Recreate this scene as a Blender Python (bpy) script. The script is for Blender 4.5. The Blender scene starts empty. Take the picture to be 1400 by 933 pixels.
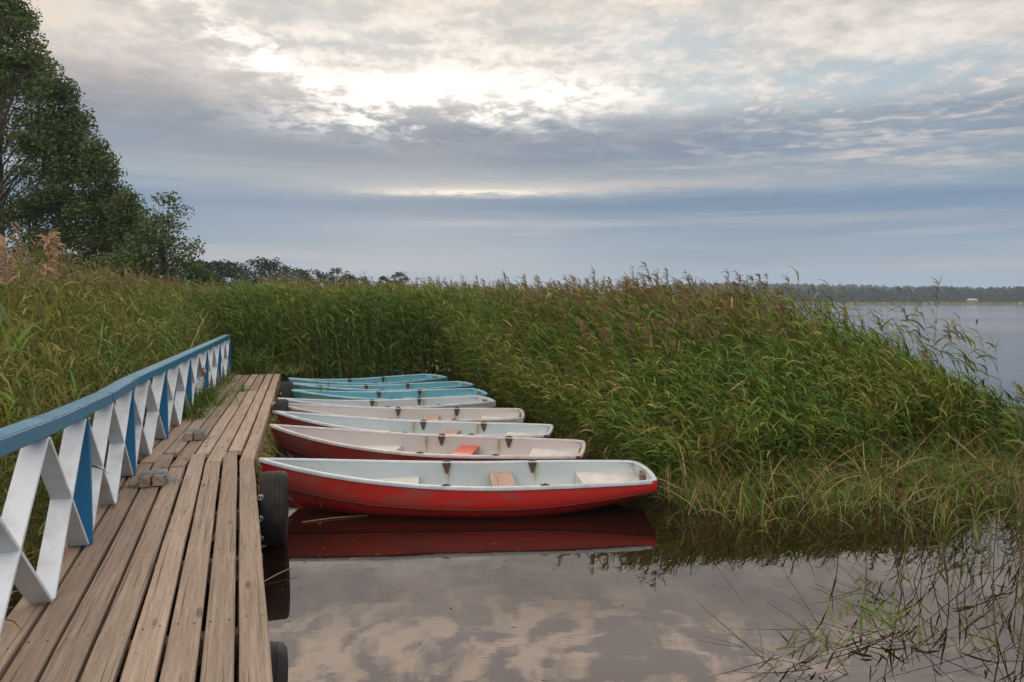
import bpy, bmesh, math, random
import numpy as np
from mathutils import Vector, Matrix, Quaternion
R = math.radians
PI = math.pi
random.seed(4)
scene = bpy.context.scene
col = scene.collection

# ------------------------------------------------------------------ helpers
def tag(o, label=None, cat=None, group=None, kind=None):
    if label: o['label'] = label
    if cat: o['category'] = cat
    if group: o['group'] = group
    if kind: o['kind'] = kind
    return o

def empty(name, loc=(0, 0, 0), rz=0.0):
    o = bpy.data.objects.new(name, None)
    col.objects.link(o)
    o.location = loc
    o.rotation_euler = (0, 0, rz)
    o.empty_display_size = 0.2
    return o

def link(name, me, mats, parent=None, smooth=False):
    if not isinstance(mats, (list, tuple)): mats = [mats]
    for m in mats: me.materials.append(m)
    o = bpy.data.objects.new(name, me)
    col.objects.link(o)
    if parent: o.parent = parent
    if smooth:
        me.polygons.foreach_set('use_smooth', [True] * len(me.polygons))
    return o

def bm_obj(name, bm, mats, parent=None, smooth=False, angle=None):
    bmesh.ops.recalc_face_normals(bm, faces=bm.faces)
    me = bpy.data.meshes.new(name)
    bm.to_mesh(me); bm.free()
    if angle is not None:
        smooth = True
    o = link(name, me, mats, parent, smooth)
    if angle is not None:
        me.set_sharp_from_angle(angle=R(angle))
    return o

def copy_tree(o, parent=None):
    c = o.copy(); col.objects.link(c)
    if parent: c.parent = parent
    for ch in list(o.children): copy_tree(ch, c)
    return c

def np_mesh(name, V, Q, tone=None, midx=None, tris=False):
    """mesh from numpy arrays: V (n,3), Q (m,4 or 3)"""
    me = bpy.data.meshes.new(name)
    k = Q.shape[1]
    me.vertices.add(len(V)); me.vertices.foreach_set('co', np.ascontiguousarray(V, np.float32).ravel())
    me.loops.add(Q.size); me.loops.foreach_set('vertex_index', np.ascontiguousarray(Q, np.int32).ravel())
    me.polygons.add(len(Q))
    me.polygons.foreach_set('loop_start', np.arange(0, Q.size, k, dtype=np.int32))
    if midx is not None: me.polygons.foreach_set('material_index', np.ascontiguousarray(midx, np.int32))
    if tone is not None:
        a = me.attributes.new('tone', 'FLOAT', 'POINT')
        a.data.foreach_set('value', np.ascontiguousarray(tone, np.float32))
    me.update(calc_edges=True)
    return me

def add_box(bm, c, s, rot=None, bevel=0.0):
    r = bmesh.ops.create_cube(bm, size=1.0)
    vs = r['verts']
    bmesh.ops.scale(bm, vec=s, verts=vs)
    if bevel > 0:
        es = list({e for v in vs for e in v.link_edges})
        b = bmesh.ops.bevel(bm, geom=es, offset=bevel, segments=2, affect='EDGES', profile=0.6)
        vs = list({v for f in b['faces'] for v in f.verts} | {v for v in vs if v.is_valid})
    if rot is not None: bmesh.ops.rotate(bm, cent=(0, 0, 0), matrix=rot, verts=vs)
    bmesh.ops.translate(bm, vec=c, verts=vs)
    return vs

def add_tube(bm, pts, r0, r1=None, n=8, cap=True):
    r1 = r0 if r1 is None else r1
    pts = [Vector(p) for p in pts]
    rings = []
    m = len(pts)
    for i, p in enumerate(pts):
        d = (pts[min(i + 1, m - 1)] - pts[max(i - 1, 0)]).normalized()
        a = d.orthogonal().normalized() if i == 0 else (prev - d * prev.dot(d)).normalized()
        prev = a
        b = d.cross(a)
        r = r0 + (r1 - r0) * i / max(1, m - 1)
        rings.append([bm.verts.new(p + (a * math.cos(2 * PI * k / n) + b * math.sin(2 * PI * k / n)) * r) for k in range(n)])
    for i in range(m - 1):
        for k in range(n):
            bm.faces.new((rings[i][k], rings[i][(k + 1) % n], rings[i + 1][(k + 1) % n], rings[i + 1][k]))
    if cap:
        bm.faces.new(rings[0][::-1]); bm.faces.new(rings[-1])

# ------------------------------------------------------------------ node expression helper
class NT:
    def __init__(s, tree): s.t = tree
    def node(s, typ, **kw):
        n = s.t.nodes.new(typ)
        for k, v in kw.items(): setattr(n, k, v)
        return n
    def put(s, sock, v):
        if isinstance(v, X): s.t.links.new(v.s, sock)
        elif isinstance(v, bpy.types.NodeSocket): s.t.links.new(v, sock)
        elif v is not None:
            try: sock.default_value = v
            except Exception: sock.default_value = (*v, 1.0)
    def m(s, op, a, b=None, c=None, clamp=False):
        n = s.node('ShaderNodeMath', operation=op, use_clamp=clamp)
        for i, q in enumerate((a, b, c)):
            if q is not None: s.put(n.inputs[i], q)
        return X(s, n.outputs[0])
    def vm(s, op, a, b=None):
        n = s.node('ShaderNodeVectorMath', operation=op)
        s.put(n.inputs[0], a)
        if b is not None: s.put(n.inputs[1], b)
        return X(s, n.outputs[0])
    def xyz(s, v):
        n = s.node('ShaderNodeSeparateXYZ'); s.put(n.inputs[0], v)
        return [X(s, o) for o in n.outputs]
    def comb(s, x, y, z):
        n = s.node('ShaderNodeCombineXYZ')
        for i, q in enumerate((x, y, z)): s.put(n.inputs[i], q)
        return X(s, n.outputs[0])
    def noise(s, v, scale, detail=4, rough=0.5, dist=0.0, lac=2.0, color=False):
        n = s.node('ShaderNodeTexNoise')
        s.put(n.inputs['Vector'], v); n.inputs['Scale'].default_value = scale
        n.inputs['Detail'].default_value = detail; n.inputs['Roughness'].default_value = rough
        n.inputs['Distortion'].default_value = dist; n.inputs['Lacunarity'].default_value = lac
        return X(s, n.outputs['Color' if color else 'Fac'])
    def ss(s, v, a, b):
        n = s.node('ShaderNodeMapRange', interpolation_type='SMOOTHSTEP')
        s.put(n.inputs[0], v); s.put(n.inputs[1], a); s.put(n.inputs[2], b)
        return X(s, n.outputs[0])
    def ramp(s, v, stops, interp='LINEAR'):
        n = s.node('ShaderNodeValToRGB'); s.put(n.inputs[0], v)
        cr = n.color_ramp; cr.interpolation = interp
        while len(cr.elements) < len(stops): cr.elements.new(0.5)
        for e, (p, c) in zip(cr.elements, stops):
            e.position = p; e.color = (*c, 1) if len(c) == 3 else c
        return X(s, n.outputs[0])
    def mix(s, f, a, b, blend='MIX'):
        n = s.node('ShaderNodeMix', data_type='RGBA', blend_type=blend)
        s.put(n.inputs[0], f); s.put(n.inputs[6], a if not isinstance(a, tuple) else (*a[:3], 1)); s.put(n.inputs[7], b if not isinstance(b, tuple) else (*b[:3], 1))
        return X(s, n.outputs[2])
    def attr(s, name, out='Fac'):
        n = s.node('ShaderNodeAttribute', attribute_name=name)
        return X(s, n.outputs[out])
    def coord(s, which='Object'):
        return X(s, s.node('ShaderNodeTexCoord').outputs[which])
class X:
    def __init__(s, nt, sock): s.n = nt; s.s = sock
    def __add__(s, o): return s.n.m('ADD', s, o)
    __radd__ = __add__
    def __sub__(s, o): return s.n.m('SUBTRACT', s, o)
    def __rsub__(s, o): return s.n.m('SUBTRACT', o, s)
    def __mul__(s, o): return s.n.m('MULTIPLY', s, o)
    __rmul__ = __mul__
    def __truediv__(s, o): return s.n.m('DIVIDE', s, o)
    def __rtruediv__(s, o): return s.n.m('DIVIDE', o, s)
    def clamp(s): return s.n.m('ADD', s, 0.0, clamp=True)

def gauss(nt, *terms):
    """exp(-sum((x-c)/w)^2)"""
    acc = None
    for x, c, w in terms:
        q = (x - c) / w
        q = q * q
        acc = q if acc is None else acc + q
    return nt.m('POWER', 2.718, acc * -1.0)

def srgb(r, g, b):
    f = lambda c: (c / 255 / 12.92) if c / 255 <= 0.04045 else ((c / 255 + 0.055) / 1.055) ** 2.4
    return (f(r), f(g), f(b))

def material(name):
    m = bpy.data.materials.new(name); m.use_nodes = True
    nt = NT(m.node_tree)
    bsdf = m.node_tree.nodes['Principled BSDF']
    return m, nt, bsdf

def bump(nt, bsdf, h, strength=0.3, dist=0.01):
    n = nt.node('ShaderNodeBump'); n.inputs['Strength'].default_value = strength; n.inputs['Distance'].default_value = dist
    nt.put(n.inputs['Height'], h)
    nt.t.links.new(n.outputs[0], bsdf.inputs['Normal'])

# ------------------------------------------------------------------ camera
cam_d = bpy.data.cameras.new('camera')
cam = bpy.data.objects.new('camera', cam_d); col.objects.link(cam)
cam.location = (0, 0.07, 2.16)
cam.rotation_euler = (R(90 - 2.865), 0, 0)
cam_d.lens = 28.0; cam_d.sensor_width = 36.0
cam_d.clip_start = 0.05; cam_d.clip_end = 20000
scene.camera = cam
scene.view_settings.view_transform = 'Standard'
scene.view_settings.look = 'None'
scene.view_settings.exposure = 0.07
scene.view_settings.gamma = 1.0
scene.view_settings.use_curve_mapping = False
scene.cycles.max_bounces = 6
scene.cycles.diffuse_bounces = 3
scene.cycles.glossy_bounces = 3
scene.cycles.volume_bounces = 0
scene.cycles.transparent_max_bounces = 4
scene.cycles.caustics_reflective = False
scene.cycles.caustics_refractive = False
scene.cycles.use_denoising = True

# ------------------------------------------------------------------ sky
SUN_EL, SUN_AZ = 11.0, -7.0
def build_world():
    w = bpy.data.worlds.new('World'); scene.world = w; w.use_nodes = True
    t = w.node_tree; t.nodes.clear(); nt = NT(t)
    d = nt.vm('NORMALIZE', nt.coord('Generated'))
    x, y, z = nt.xyz(d)
    az = nt.m('ARCTAN2', x, y)                       # 0 ahead, + to the right
    hor = nt.m('SQRT', x * x + y * y)
    v = z / nt.m('MAXIMUM', hor, 0.02)               # tangent of the elevation
    u = nt.m('TANGENT', nt.m('MINIMUM', nt.m('MAXIMUM', az, -1.3), 1.3))
    # coordinates on a flat cloud deck overhead
    zz = nt.m('MAXIMUM', z, 0.0) + 0.11
    P = nt.comb(x / zz, y / zz, 0.0)
    Pw = nt.noise(P, 1.1, 4, 0.55, color=True)
    P2 = nt.vm('ADD', P, nt.vm('MULTIPLY', nt.vm('SUBTRACT', Pw, (0.5, 0.5, 0.5)), (0.55, 0.55, 0.0)))
    nL = nt.noise(P2, 1.0, 5, 0.55)                    # big masses
    nM = nt.noise(nt.vm('ADD', P2, (3.7, 8.1, 2.0)), 3.0, 7, 0.62)          # puffs
    nF = nt.noise(nt.vm('ADD', P, (11.7, 1.1, 5.0)), 9.0, 6, 0.62, dist=0.25)  # fine ripples
    nG = nt.noise(nt.vm('MULTIPLY', nt.vm('ADD', P, (5.7, 21.1, 5.0)), (1.0, 0.55, 1.0)), 22.0, 4, 0.6, dist=0.3)
    pf = nM * 0.50 + nF * 0.34 + nG * 0.16             # puff field, about 0.5
    # streaks: stretched along azimuth
    S = nt.comb(az * 2.2, v * 15.0, 0.0)
    nS = nt.noise(S, 1.5, 6, 0.55, dist=0.3)
    S2 = nt.comb(az * 4.0 + v * 3.0, v * 46.0, 4.0)
    nS2 = nt.noise(S2, 1.4, 6, 0.6, dist=0.2)
    vw = v + (nS - 0.5) * 0.045 + (nS2 - 0.5) * 0.012
    # vertical build-up of the overcast
    base = nt.ramp(nt.m('MULTIPLY', vw, 1.0 / 0.6, clamp=True), [
        (0.00, srgb(184, 186, 190)), (0.03, srgb(150, 167, 186)), (0.075, srgb(150, 164, 177)), (0.13, srgb(139, 156, 174)),
        (0.20, srgb(128, 146, 168)), (0.255, srgb(153, 163, 172)), (0.30, srgb(137, 150, 165)), (0.36, srgb(141, 150, 162)),
        (0.42, srgb(198, 194, 191)), (0.52, srgb(217, 210, 203)), (0.66, srgb(217, 208, 199)), (1.0, srgb(206, 198, 190))])
    up = nt.ss(v, 0.12, 0.30)
    lm = (nL - 0.5) * 0.7 + (pf - 0.5) * 1.9
    fac = 1.0 + lm * (0.14 + up * 0.95) + (nS2 - 0.5) * 0.26 + (nS - 0.5) * (1.0 - up) * 0.42 + 0.09
    c = nt.vm('MULTIPLY', base, nt.comb(fac, fac, fac))
    # slate-blue openings high up between the puffs
    slate = (nt.ss(v, 0.20, 0.30) * nt.ss(nL * 0.55 + pf * 0.45, 0.50, 0.42) * nt.ss(u, -0.75, -0.25)).clamp()
    c = nt.mix(slate * 0.55, c, srgb(196, 201, 203))
    # left shoulder: grey cloud hanging lower left of the bright rift
    gl = gauss(nt, (u, -0.46, 0.24), (v, 0.240, 0.042)) * nt.ss(pf + (nL - 0.5) * 0.4, 0.40, 0.54)
    c = nt.mix((gl * 0.9).clamp(), c, srgb(152, 150, 154))
    gl2 = gauss(nt, (u, -0.30, 0.34), (v + (pf - 0.5) * 0.03, 0.185, 0.020)) * nt.ss(nS, 0.3, 0.55)
    c = nt.mix((gl2 * 0.5).clamp(), c, srgb(140, 146, 158))
    # warm bank at far upper left
    wl = gauss(nt, (u, -0.58, 0.20), (v, 0.33, 0.07)) * nt.ss(pf, 0.42, 0.60)
    c = nt.mix((wl * 0.8).clamp(), c, srgb(226, 210, 194))
    # dark bank under the rift, running to the right
    bank = gauss(nt, (u, -0.02, 0.36), (v + (pf - 0.5) * 0.08, 0.193 + u * -0.03, 0.034)) * nt.ss(nS + (pf - 0.5) * 1.1, 0.30, 0.52)
    c = nt.mix((bank * 0.95).clamp(), c, srgb(118, 133, 153))
    # right: thin warm ripple cloud
    rs = nt.noise(nt.comb(az * 9.0 - v * 20.0, v * 60.0 + az * 6.0, 7.0), 1.6, 5, 0.6, dist=0.4)
    rip = gauss(nt, (u, 0.52, 0.28), (v, 0.190, 0.050)) * nt.ss(rs * 0.7 + nF * 0.3, 0.46, 0.66)
    c = nt.mix((rip * 0.85).clamp(), c, srgb(224, 212, 204))
    # blue gaps on the right
    gap = gauss(nt, (u, 0.40, 0.27), (v, 0.250, 0.026)) + gauss(nt, (u, 0.20, 0.10), (v, 0.31, 0.035)) * 0.5
    gapm = (gap * 1.3 * nt.ss(nM * 0.6 + nF * 0.4, 0.62, 0.42)).clamp()
    c = nt.mix(gapm * 0.9, c, srgb(184, 203, 216))
    puff = gauss(nt, (u, 0.45, 0.32), (v, 0.252, 0.040)) * nt.ss(pf, 0.54, 0.61)
    c = nt.mix((puff * 0.9).clamp(), c, srgb(240, 228, 218))
    # bright rifts round the hidden sun
    wq = (nM - 0.5) * 0.09 + (nF - 0.5) * 0.06
    r1 = gauss(nt, (u + wq, -0.02, 0.18), (v + wq, 0.256 , 0.024))
    r2 = gauss(nt, (u + wq, -0.34, 0.15), (v + wq * 0.8 + (u + 0.34) * 0.42, 0.308, 0.028)) * 0.72
    r3 = gauss(nt, (u, -0.10, 0.36), (v, 0.285, 0.060)) * 0.36
    r4 = gauss(nt, (u, -0.20, 0.10), (v, 0.215, 0.016)) * 0.5
    mott = nt.ss(pf + (nL - 0.5) * 0.25, 0.43, 0.56)
    core = gauss(nt, (u + wq, -0.085, 0.10), (v + wq * 0.6, 0.263, 0.020))
    rift = ((r1 + r2 + r3 + r4) * (0.06 + mott * 1.05) + core * 0.75).clamp()
    c = nt.mix(rift, c, (1.22, 1.16, 1.08))
    # low slit of light with a torn upper edge, dark blue bank below it
    blue = gauss(nt, (u, 0.02, 0.34), (v + (nS2 - 0.5) * 0.02, 0.118, 0.012))
    c = nt.mix((blue * 0.85).clamp(), c, srgb(108, 133, 160))
    blue2 = gauss(nt, (u, 0.45, 0.30), (v + (nS - 0.5) * 0.03, 0.105, 0.026))
    c = nt.mix((blue2 * 0.6).clamp(), c, srgb(120, 143, 167))
    slit2 = gauss(nt, (u, 0.08, 0.24), (v + (nS2 - 0.5) * 0.012 + (nF - 0.5) * 0.008, 0.142, 0.008)) * 0.75
    c = nt.mix(slit2.clamp(), c, srgb(198, 193, 191))
    slit = gauss(nt, (u, -0.05, 0.11), (v + (nS2 - 0.5) * 0.012 + (nF - 0.5) * 0.010, 0.136, 0.0045)) * nt.ss(nS2 * 0.5 + nF * 0.5, 0.36, 0.56)
    c = nt.mix((slit * 1.1).clamp(), c, (1.0, 0.92, 0.80))
    # pale veils and darker bars lying over the lower sky
    hn = nt.noise(nt.comb(az * 1.1 + v * 2.0, v * 26.0, 12.0), 1.5, 5, 0.55, dist=0.5)
    low = nt.ss(v, 0.24, 0.14)
    c = nt.mix((nt.ss(hn, 0.52, 0.70) * low * 0.45).clamp(), c, srgb(188, 186, 190))
    c = nt.mix((nt.ss(hn, 0.46, 0.30) * low * 0.40).clamp(), c, srgb(118, 139, 162))
    pk = gauss(nt, (u, 0.58, 0.22), (v + (nS2 - 0.5) * 0.01, 0.040, 0.007))
    c = nt.mix((pk * 0.6).clamp(), c, srgb(190, 184, 188))
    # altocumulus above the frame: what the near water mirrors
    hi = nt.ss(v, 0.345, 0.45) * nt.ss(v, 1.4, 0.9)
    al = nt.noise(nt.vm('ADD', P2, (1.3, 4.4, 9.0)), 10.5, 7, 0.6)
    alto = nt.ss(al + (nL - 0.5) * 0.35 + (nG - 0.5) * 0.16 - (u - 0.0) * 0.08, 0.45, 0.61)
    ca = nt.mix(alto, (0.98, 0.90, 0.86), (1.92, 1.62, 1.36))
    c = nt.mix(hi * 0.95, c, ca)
    # extra sky brightness overhead and behind, added to light the foreground
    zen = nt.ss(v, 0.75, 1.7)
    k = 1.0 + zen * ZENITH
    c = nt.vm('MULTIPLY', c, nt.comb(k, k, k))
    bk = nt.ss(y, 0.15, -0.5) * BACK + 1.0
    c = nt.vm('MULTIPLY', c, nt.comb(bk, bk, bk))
    hs = nt.node('ShaderNodeHueSaturation'); hs.inputs['Saturation'].default_value = 1.12; nt.put(hs.inputs['Color'], c); c = X(nt, hs.outputs[0])
    bg2 = nt.node('ShaderNodeBackground'); nt.put(bg2.inputs[0], c); bg2.inputs[1].default_value = 1.0
    sky = nt.node('ShaderNodeTexSky', sky_type='NISHITA', sun_disc=False)
    sky.sun_elevation = R(SUN_EL); sky.sun_rotation = R(SUN_AZ)
    sky.dust_density = 2.0
    bg1 = nt.node('ShaderNodeBackground'); nt.put(bg1.inputs[0], sky.outputs[0]); bg1.inputs[1].default_value = 0.06
    mx = nt.node('ShaderNodeMixShader')
    cover = 0.97 - gapm * 0.25
    nt.put(mx.inputs[0], cover); t.links.new(bg1.outputs[0], mx.inputs[1]); t.links.new(bg2.outputs[0], mx.inputs[2])
    out = nt.node('ShaderNodeOutputWorld'); t.links.new(mx.outputs[0], out.inputs[0])
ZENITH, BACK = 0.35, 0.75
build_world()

sun_d = bpy.data.lights.new('sun', 'SUN'); sun = bpy.data.objects.new('sun', sun_d); col.objects.link(sun)
sun_d.energy = 0.6; sun_d.angle = R(10.0); sun_d.color = (1.0, 0.90, 0.78)
sv = Vector((math.sin(R(SUN_AZ)) * math.cos(R(SUN_EL)), math.cos(R(SUN_AZ)) * math.cos(R(SUN_EL)), math.sin(R(SUN_EL))))
sun.rotation_euler = sv.to_track_quat('Z', 'Y').to_euler()
sun.location = sv * 60

# ------------------------------------------------------------------ materials
def mat_leaf(name, stops, trans=0.35, gloss=0.06, vary=False):
    m = bpy.data.materials.new(name); m.use_nodes = True
    t = m.node_tree; t.nodes.clear(); nt = NT(t)
    tone = nt.attr('tone')
    c = nt.ramp(tone, stops)
    if vary:      # every blade its own depth of colour
        h = nt.m('FRACT', nt.m('MULTIPLY', nt.m('SINE', tone * 9173.3), 431.7))
        k = 0.36 + h * 1.34
        c = nt.vm('MULTIPLY', c, nt.comb(k, k, k))
    d = nt.node('ShaderNodeBsdfDiffuse'); nt.put(d.inputs[0], c)
    tr = nt.node('ShaderNodeBsdfTranslucent'); nt.put(tr.inputs[0], nt.mix(0.5, c, (0.9, 1.0, 0.5), 'MULTIPLY'))
    g = nt.node('ShaderNodeBsdfGlossy'); g.inputs['Roughness'].default_value = 0.38; g.inputs[0].default_value = (0.75, 0.8, 0.8, 1)
    a = nt.node('ShaderNodeMixShader'); a.inputs[0].default_value = trans
    t.links.new(d.outputs[0], a.inputs[1]); t.links.new(tr.outputs[0], a.inputs[2])
    b = nt.node('ShaderNodeMixShader'); b.inputs[0].default_value = gloss
    t.links.new(a.outputs[0], b.inputs[1]); t.links.new(g.outputs[0], b.inputs[2])
    o = nt.node('ShaderNodeOutputMaterial'); t.links.new(b.outputs[0], o.inputs[0])
    return m
M_REED = mat_leaf('reed_leaf', [(0.0, (0.32, 0.23, 0.125)), (0.16, (0.25, 0.185, 0.075)), (0.30, (0.175, 0.155, 0.036)), (0.46, (0.132, 0.158, 0.026)),
                                (0.64, (0.098, 0.170, 0.022)), (0.82, (0.048, 0.115, 0.022)), (0.92, (0.180, 0.24, 0.026)), (1.0, (0.36, 0.22, 0.035))], 0.22, 0.03, vary=True)
M_WET_BACKLIT = mat_leaf('wet_backlit_reed', [(0.0, (0.15, 0.11, 0.055)), (0.35, (0.065, 0.058, 0.024)), (0.6, (0.075, 0.10, 0.026)), (0.8, (0.09, 0.16, 0.025)), (1.0, (0.11, 0.16, 0.03))], 0.25, 0.03)  # darker than other reeds: wet stems and backlit shade put into the colour
M_PLUME_TAN = mat_leaf('tan_plume', [(0.0, (0.28, 0.18, 0.13)), (1.0, (0.50, 0.36, 0.27))], 0.3, 0.0)
M_PLUME = mat_leaf('reed_plume', [(0.0, (0.15, 0.095, 0.065)), (1.0, (0.27, 0.19, 0.13))], 0.3, 0.0)
M_TREE = mat_leaf('tree_leaf', [(0.0, (0.05, 0.075, 0.022)), (0.5, (0.08, 0.12, 0.032)), (0.85, (0.11, 0.15, 0.045)), (1.0, (0.18, 0.15, 0.05))], 0.4, 0.04)
M_FAR = mat_leaf('far_leaf', [(0.0, (0.030, 0.045, 0.030)), (0.6, (0.045, 0.062, 0.035)), (1.0, (0.085, 0.075, 0.04))], 0.15, 0.0)

def mat_bark(name, c0, c1, scale=14):
    m, nt, b = material(name)
    p = nt.coord('Object')
    n = nt.noise(nt.vm('MULTIPLY', p, (1, 1, 0.25)), scale, 5, 0.6)
    nt.put(b.inputs['Base Color'], nt.mix(nt.ss(n, 0.35, 0.65), c0, c1)); b.inputs['Roughness'].default_value = 0.9
    bump(nt, b, n, 0.6, 0.02)
    return m
M_BARK = mat_bark('bark', (0.05, 0.04, 0.032), (0.12, 0.10, 0.08))
M_BIRCH = mat_bark('birch_bark', (0.55, 0.52, 0.48), (0.12, 0.11, 0.10), 5)

def mat_wood(name, dark, light, tint=0.25):
    m, nt, b = material(name)
    uv = nt.attr('puv', 'Vector')
    a, c, rnd = nt.xyz(uv)
    off = rnd * 37.0
    g1 = nt.noise(nt.comb(a * 1.3 + off, c * 42.0, off), 1.0, 6, 0.62, dist=0.12)
    g2 = nt.noise(nt.comb(a * 5.0 + off, c * 130.0, off), 1.0, 4, 0.6)
    bl = nt.noise(nt.comb(a * 1.9, c * 6.0, off + 9.0), 1.0, 5, 0.6)
    # knots and the grain that bends round them
    vo = nt.node('ShaderNodeTexVoronoi'); nt.put(vo.inputs['Vector'], nt.comb(a * 1.5 + off, c * 6.5, off)); vo.inputs['Scale'].default_value = 1.0
    kd = X(nt, vo.outputs['Distance'])
    knot = nt.ss(kd, 0.15, 0.06)
    crack = nt.ss(nt.noise(nt.comb(a * 0.55 + off, c * 62.0 + kd * 0.8, off + 3.0), 1.0, 3, 0.5), 0.63, 0.68)
    wear = nt.ss(bl, 0.35, 0.72)
    colr = nt.mix(nt.ss(g1 * 0.55 + g2 * 0.45, 0.22, 0.74), dark, light)
    colr = nt.mix(wear * 0.5, colr, tuple(q * 0.62 for q in light), 'MIX')
    stain = nt.ss(nt.noise(nt.comb(a * 7.0 + off, c * 9.0, off + 5.0), 1.0, 5, 0.7), 0.62, 0.78)
    colr = nt.mix(stain * 0.6, colr, (0.07, 0.055, 0.042))
    colr = nt.mix(knot * 0.7, colr, (0.085, 0.055, 0.035))
    colr = nt.mix(crack * 0.6, colr, (0.045, 0.035, 0.028))
    f = 1.0 - tint * 0.5 + rnd * tint
    colr = nt.vm('MULTIPLY', colr, nt.comb(f, f, f * 0.99))
    nt.put(b.inputs['Base Color'], colr)
    nt.put(b.inputs['Roughness'], 0.78 + g2 * 0.15)
    b.inputs['Specular IOR Level'].default_value = 0.25
    bump(nt, b, g1 * 0.5 + g2 * 0.4 - crack * 0.8 - knot * 0.1, 0.55, 0.006)
    return m
M_DECK = mat_wood('weathered_plank', (0.150, 0.112, 0.086), (0.45, 0.355, 0.285), 0.5)
M_BEAM = mat_wood('dock_beam', (0.16, 0.10, 0.065), (0.33, 0.22, 0.15))

def mat_paint(name, c, dirt, amount=0.5, rough=0.5, scale=3.0):
    m, nt, b = material(name)
    p = nt.coord('Object')
    n = nt.noise(p, scale, 6, 0.65); n2 = nt.noise(p, scale * 9, 5, 0.7)
    n3 = nt.noise(nt.vm('MULTIPLY', p, (1.0, 1.0, 0.2)), scale * 6, 4, 0.6)
    msk = (nt.ss(n, 0.44, 0.74) * 0.8 + nt.ss(n2, 0.60, 0.72) * 0.55 + nt.ss(n3, 0.6, 0.75) * 0.3).clamp()
    nt.put(b.inputs['Base Color'], nt.mix(msk * amount, c, dirt))
    nt.put(b.inputs['Roughness'], rough + n * 0.2)
    bump(nt, b, n2 * 0.6 + n3 * 0.4, 0.15, 0.004)
    return m
M_WHITE = mat_paint('white_rail_paint', (0.62, 0.69, 0.77), (0.33, 0.32, 0.31), 0.65, 0.5, 4.0)
M_BLUE = mat_paint('blue_rail_paint', (0.003, 0.125, 0.30), (0.02, 0.12, 0.22), 0.7, 0.42, 4.0)
def mat_toprail():
    m, nt, b = material('bleached_sheen_blue_rail')
    p = nt.coord('Object'); n = nt.noise(p, 5.0, 6, 0.65); n2 = nt.noise(p, 40, 5, 0.7)
    up = nt.xyz(X(nt, nt.node('ShaderNodeNewGeometry').outputs['Normal']))[2]
    worn = (nt.ss(up, 0.5, 0.95) * (0.12 + nt.ss(n, 0.4, 0.7) * 0.25 + nt.ss(n2, 0.5, 0.7) * 0.15)).clamp()  # upward faces paler: bleached paint plus a white sheen mixed into the colour
    c = nt.mix(worn, nt.mix(nt.ss(n, .4, .8) * 0.4, (0.004, 0.145, 0.29), (0.02, 0.17, 0.29)), (0.32, 0.45, 0.52))
    nt.put(b.inputs['Base Color'], c); b.inputs['Roughness'].default_value = 0.36
    bump(nt, b, n2, 0.12, 0.004)
    return m
M_RAIL = mat_toprail()

def mat_hull(name, c, worn, groove=True):
    """gel coat outside: scuffed chalky band below the gunwale, dirt near the waterline"""
    m, nt, b = material(name)
    p = nt.coord('Object'); x, y, z = nt.xyz(p)
    n = nt.noise(nt.vm('MULTIPLY', p, (1.0, 1.0, 3.0)), 3.0, 7, 0.68)
    n2 = nt.noise(nt.vm('MULTIPLY', p, (1.0, 1.0, 5.0)), 22.0, 5, 0.7)
    chalk = (nt.ss(n + nt.ss(x, 1.0, -1.6) * 0.13 - 0.03, 0.46, 0.66) * nt.ss(n2, 0.30, 0.60) * nt.ss(z, 0.09, 0.20)).clamp()
    alg = (nt.ss(z + (n - 0.5) * 0.10, 0.085, -0.01)).clamp()
    cc = nt.mix(chalk * 0.80, c, worn)
    cc = nt.mix(alg * 0.62, cc, (0.055, 0.035, 0.022))
    sc = nt.ss(nt.noise(nt.comb(x * 1.2, y, z * 40.0), 2.5, 4, 0.6), 0.66, 0.72)
    cc = nt.mix(sc * 0.25, cc, worn)
    nt.put(b.inputs['Base Color'], cc)
    nt.put(b.inputs['Roughness'], 0.34 + chalk * 0.3 + n2 * 0.12)
    bump(nt, b, n2, 0.06, 0.004)
    return m

def mat_inside(name, c, dirt, rusts=(-0.08, 0.90), amt=0.5):
    """pale liner with grime, scratches and brown runs below each oarlock plate"""
    m, nt, b = material(name)
    p = nt.coord('Object'); x, y, z = nt.xyz(p)
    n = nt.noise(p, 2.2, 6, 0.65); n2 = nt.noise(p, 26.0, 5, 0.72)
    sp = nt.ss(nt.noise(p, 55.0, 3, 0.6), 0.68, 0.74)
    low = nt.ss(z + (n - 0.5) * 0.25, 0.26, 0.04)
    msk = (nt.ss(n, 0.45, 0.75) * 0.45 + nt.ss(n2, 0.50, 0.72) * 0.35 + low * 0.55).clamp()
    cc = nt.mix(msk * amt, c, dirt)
    cc = nt.mix(sp * 0.45, cc, (0.20, 0.17, 0.14))
    for rx in rusts:
        wob = (nt.noise(nt.comb(z * 9.0, rx, y), 1.0, 3, 0.5) - 0.5) * 0.05
        st = gauss(nt, (x + wob, rx, 0.045)) * nt.ss(z, 0.02, 0.26) * nt.ss(n2, 0.2, 0.6)
        cc = nt.mix((st * 0.8).clamp(), cc, (0.25, 0.24, 0.12))
        st2 = gauss(nt, (x + wob * 0.5, rx, 0.011)) * nt.ss(z, 0.02, 0.26)
        cc = nt.mix((st2 * 0.6).clamp(), cc, (0.14, 0.11, 0.06))
    nt.put(b.inputs['Base Color'], cc); nt.put(b.inputs['Roughness'], 0.45 + n * 0.2)
    bump(nt, b, n2, 0.06, 0.003)
    return m

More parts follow.
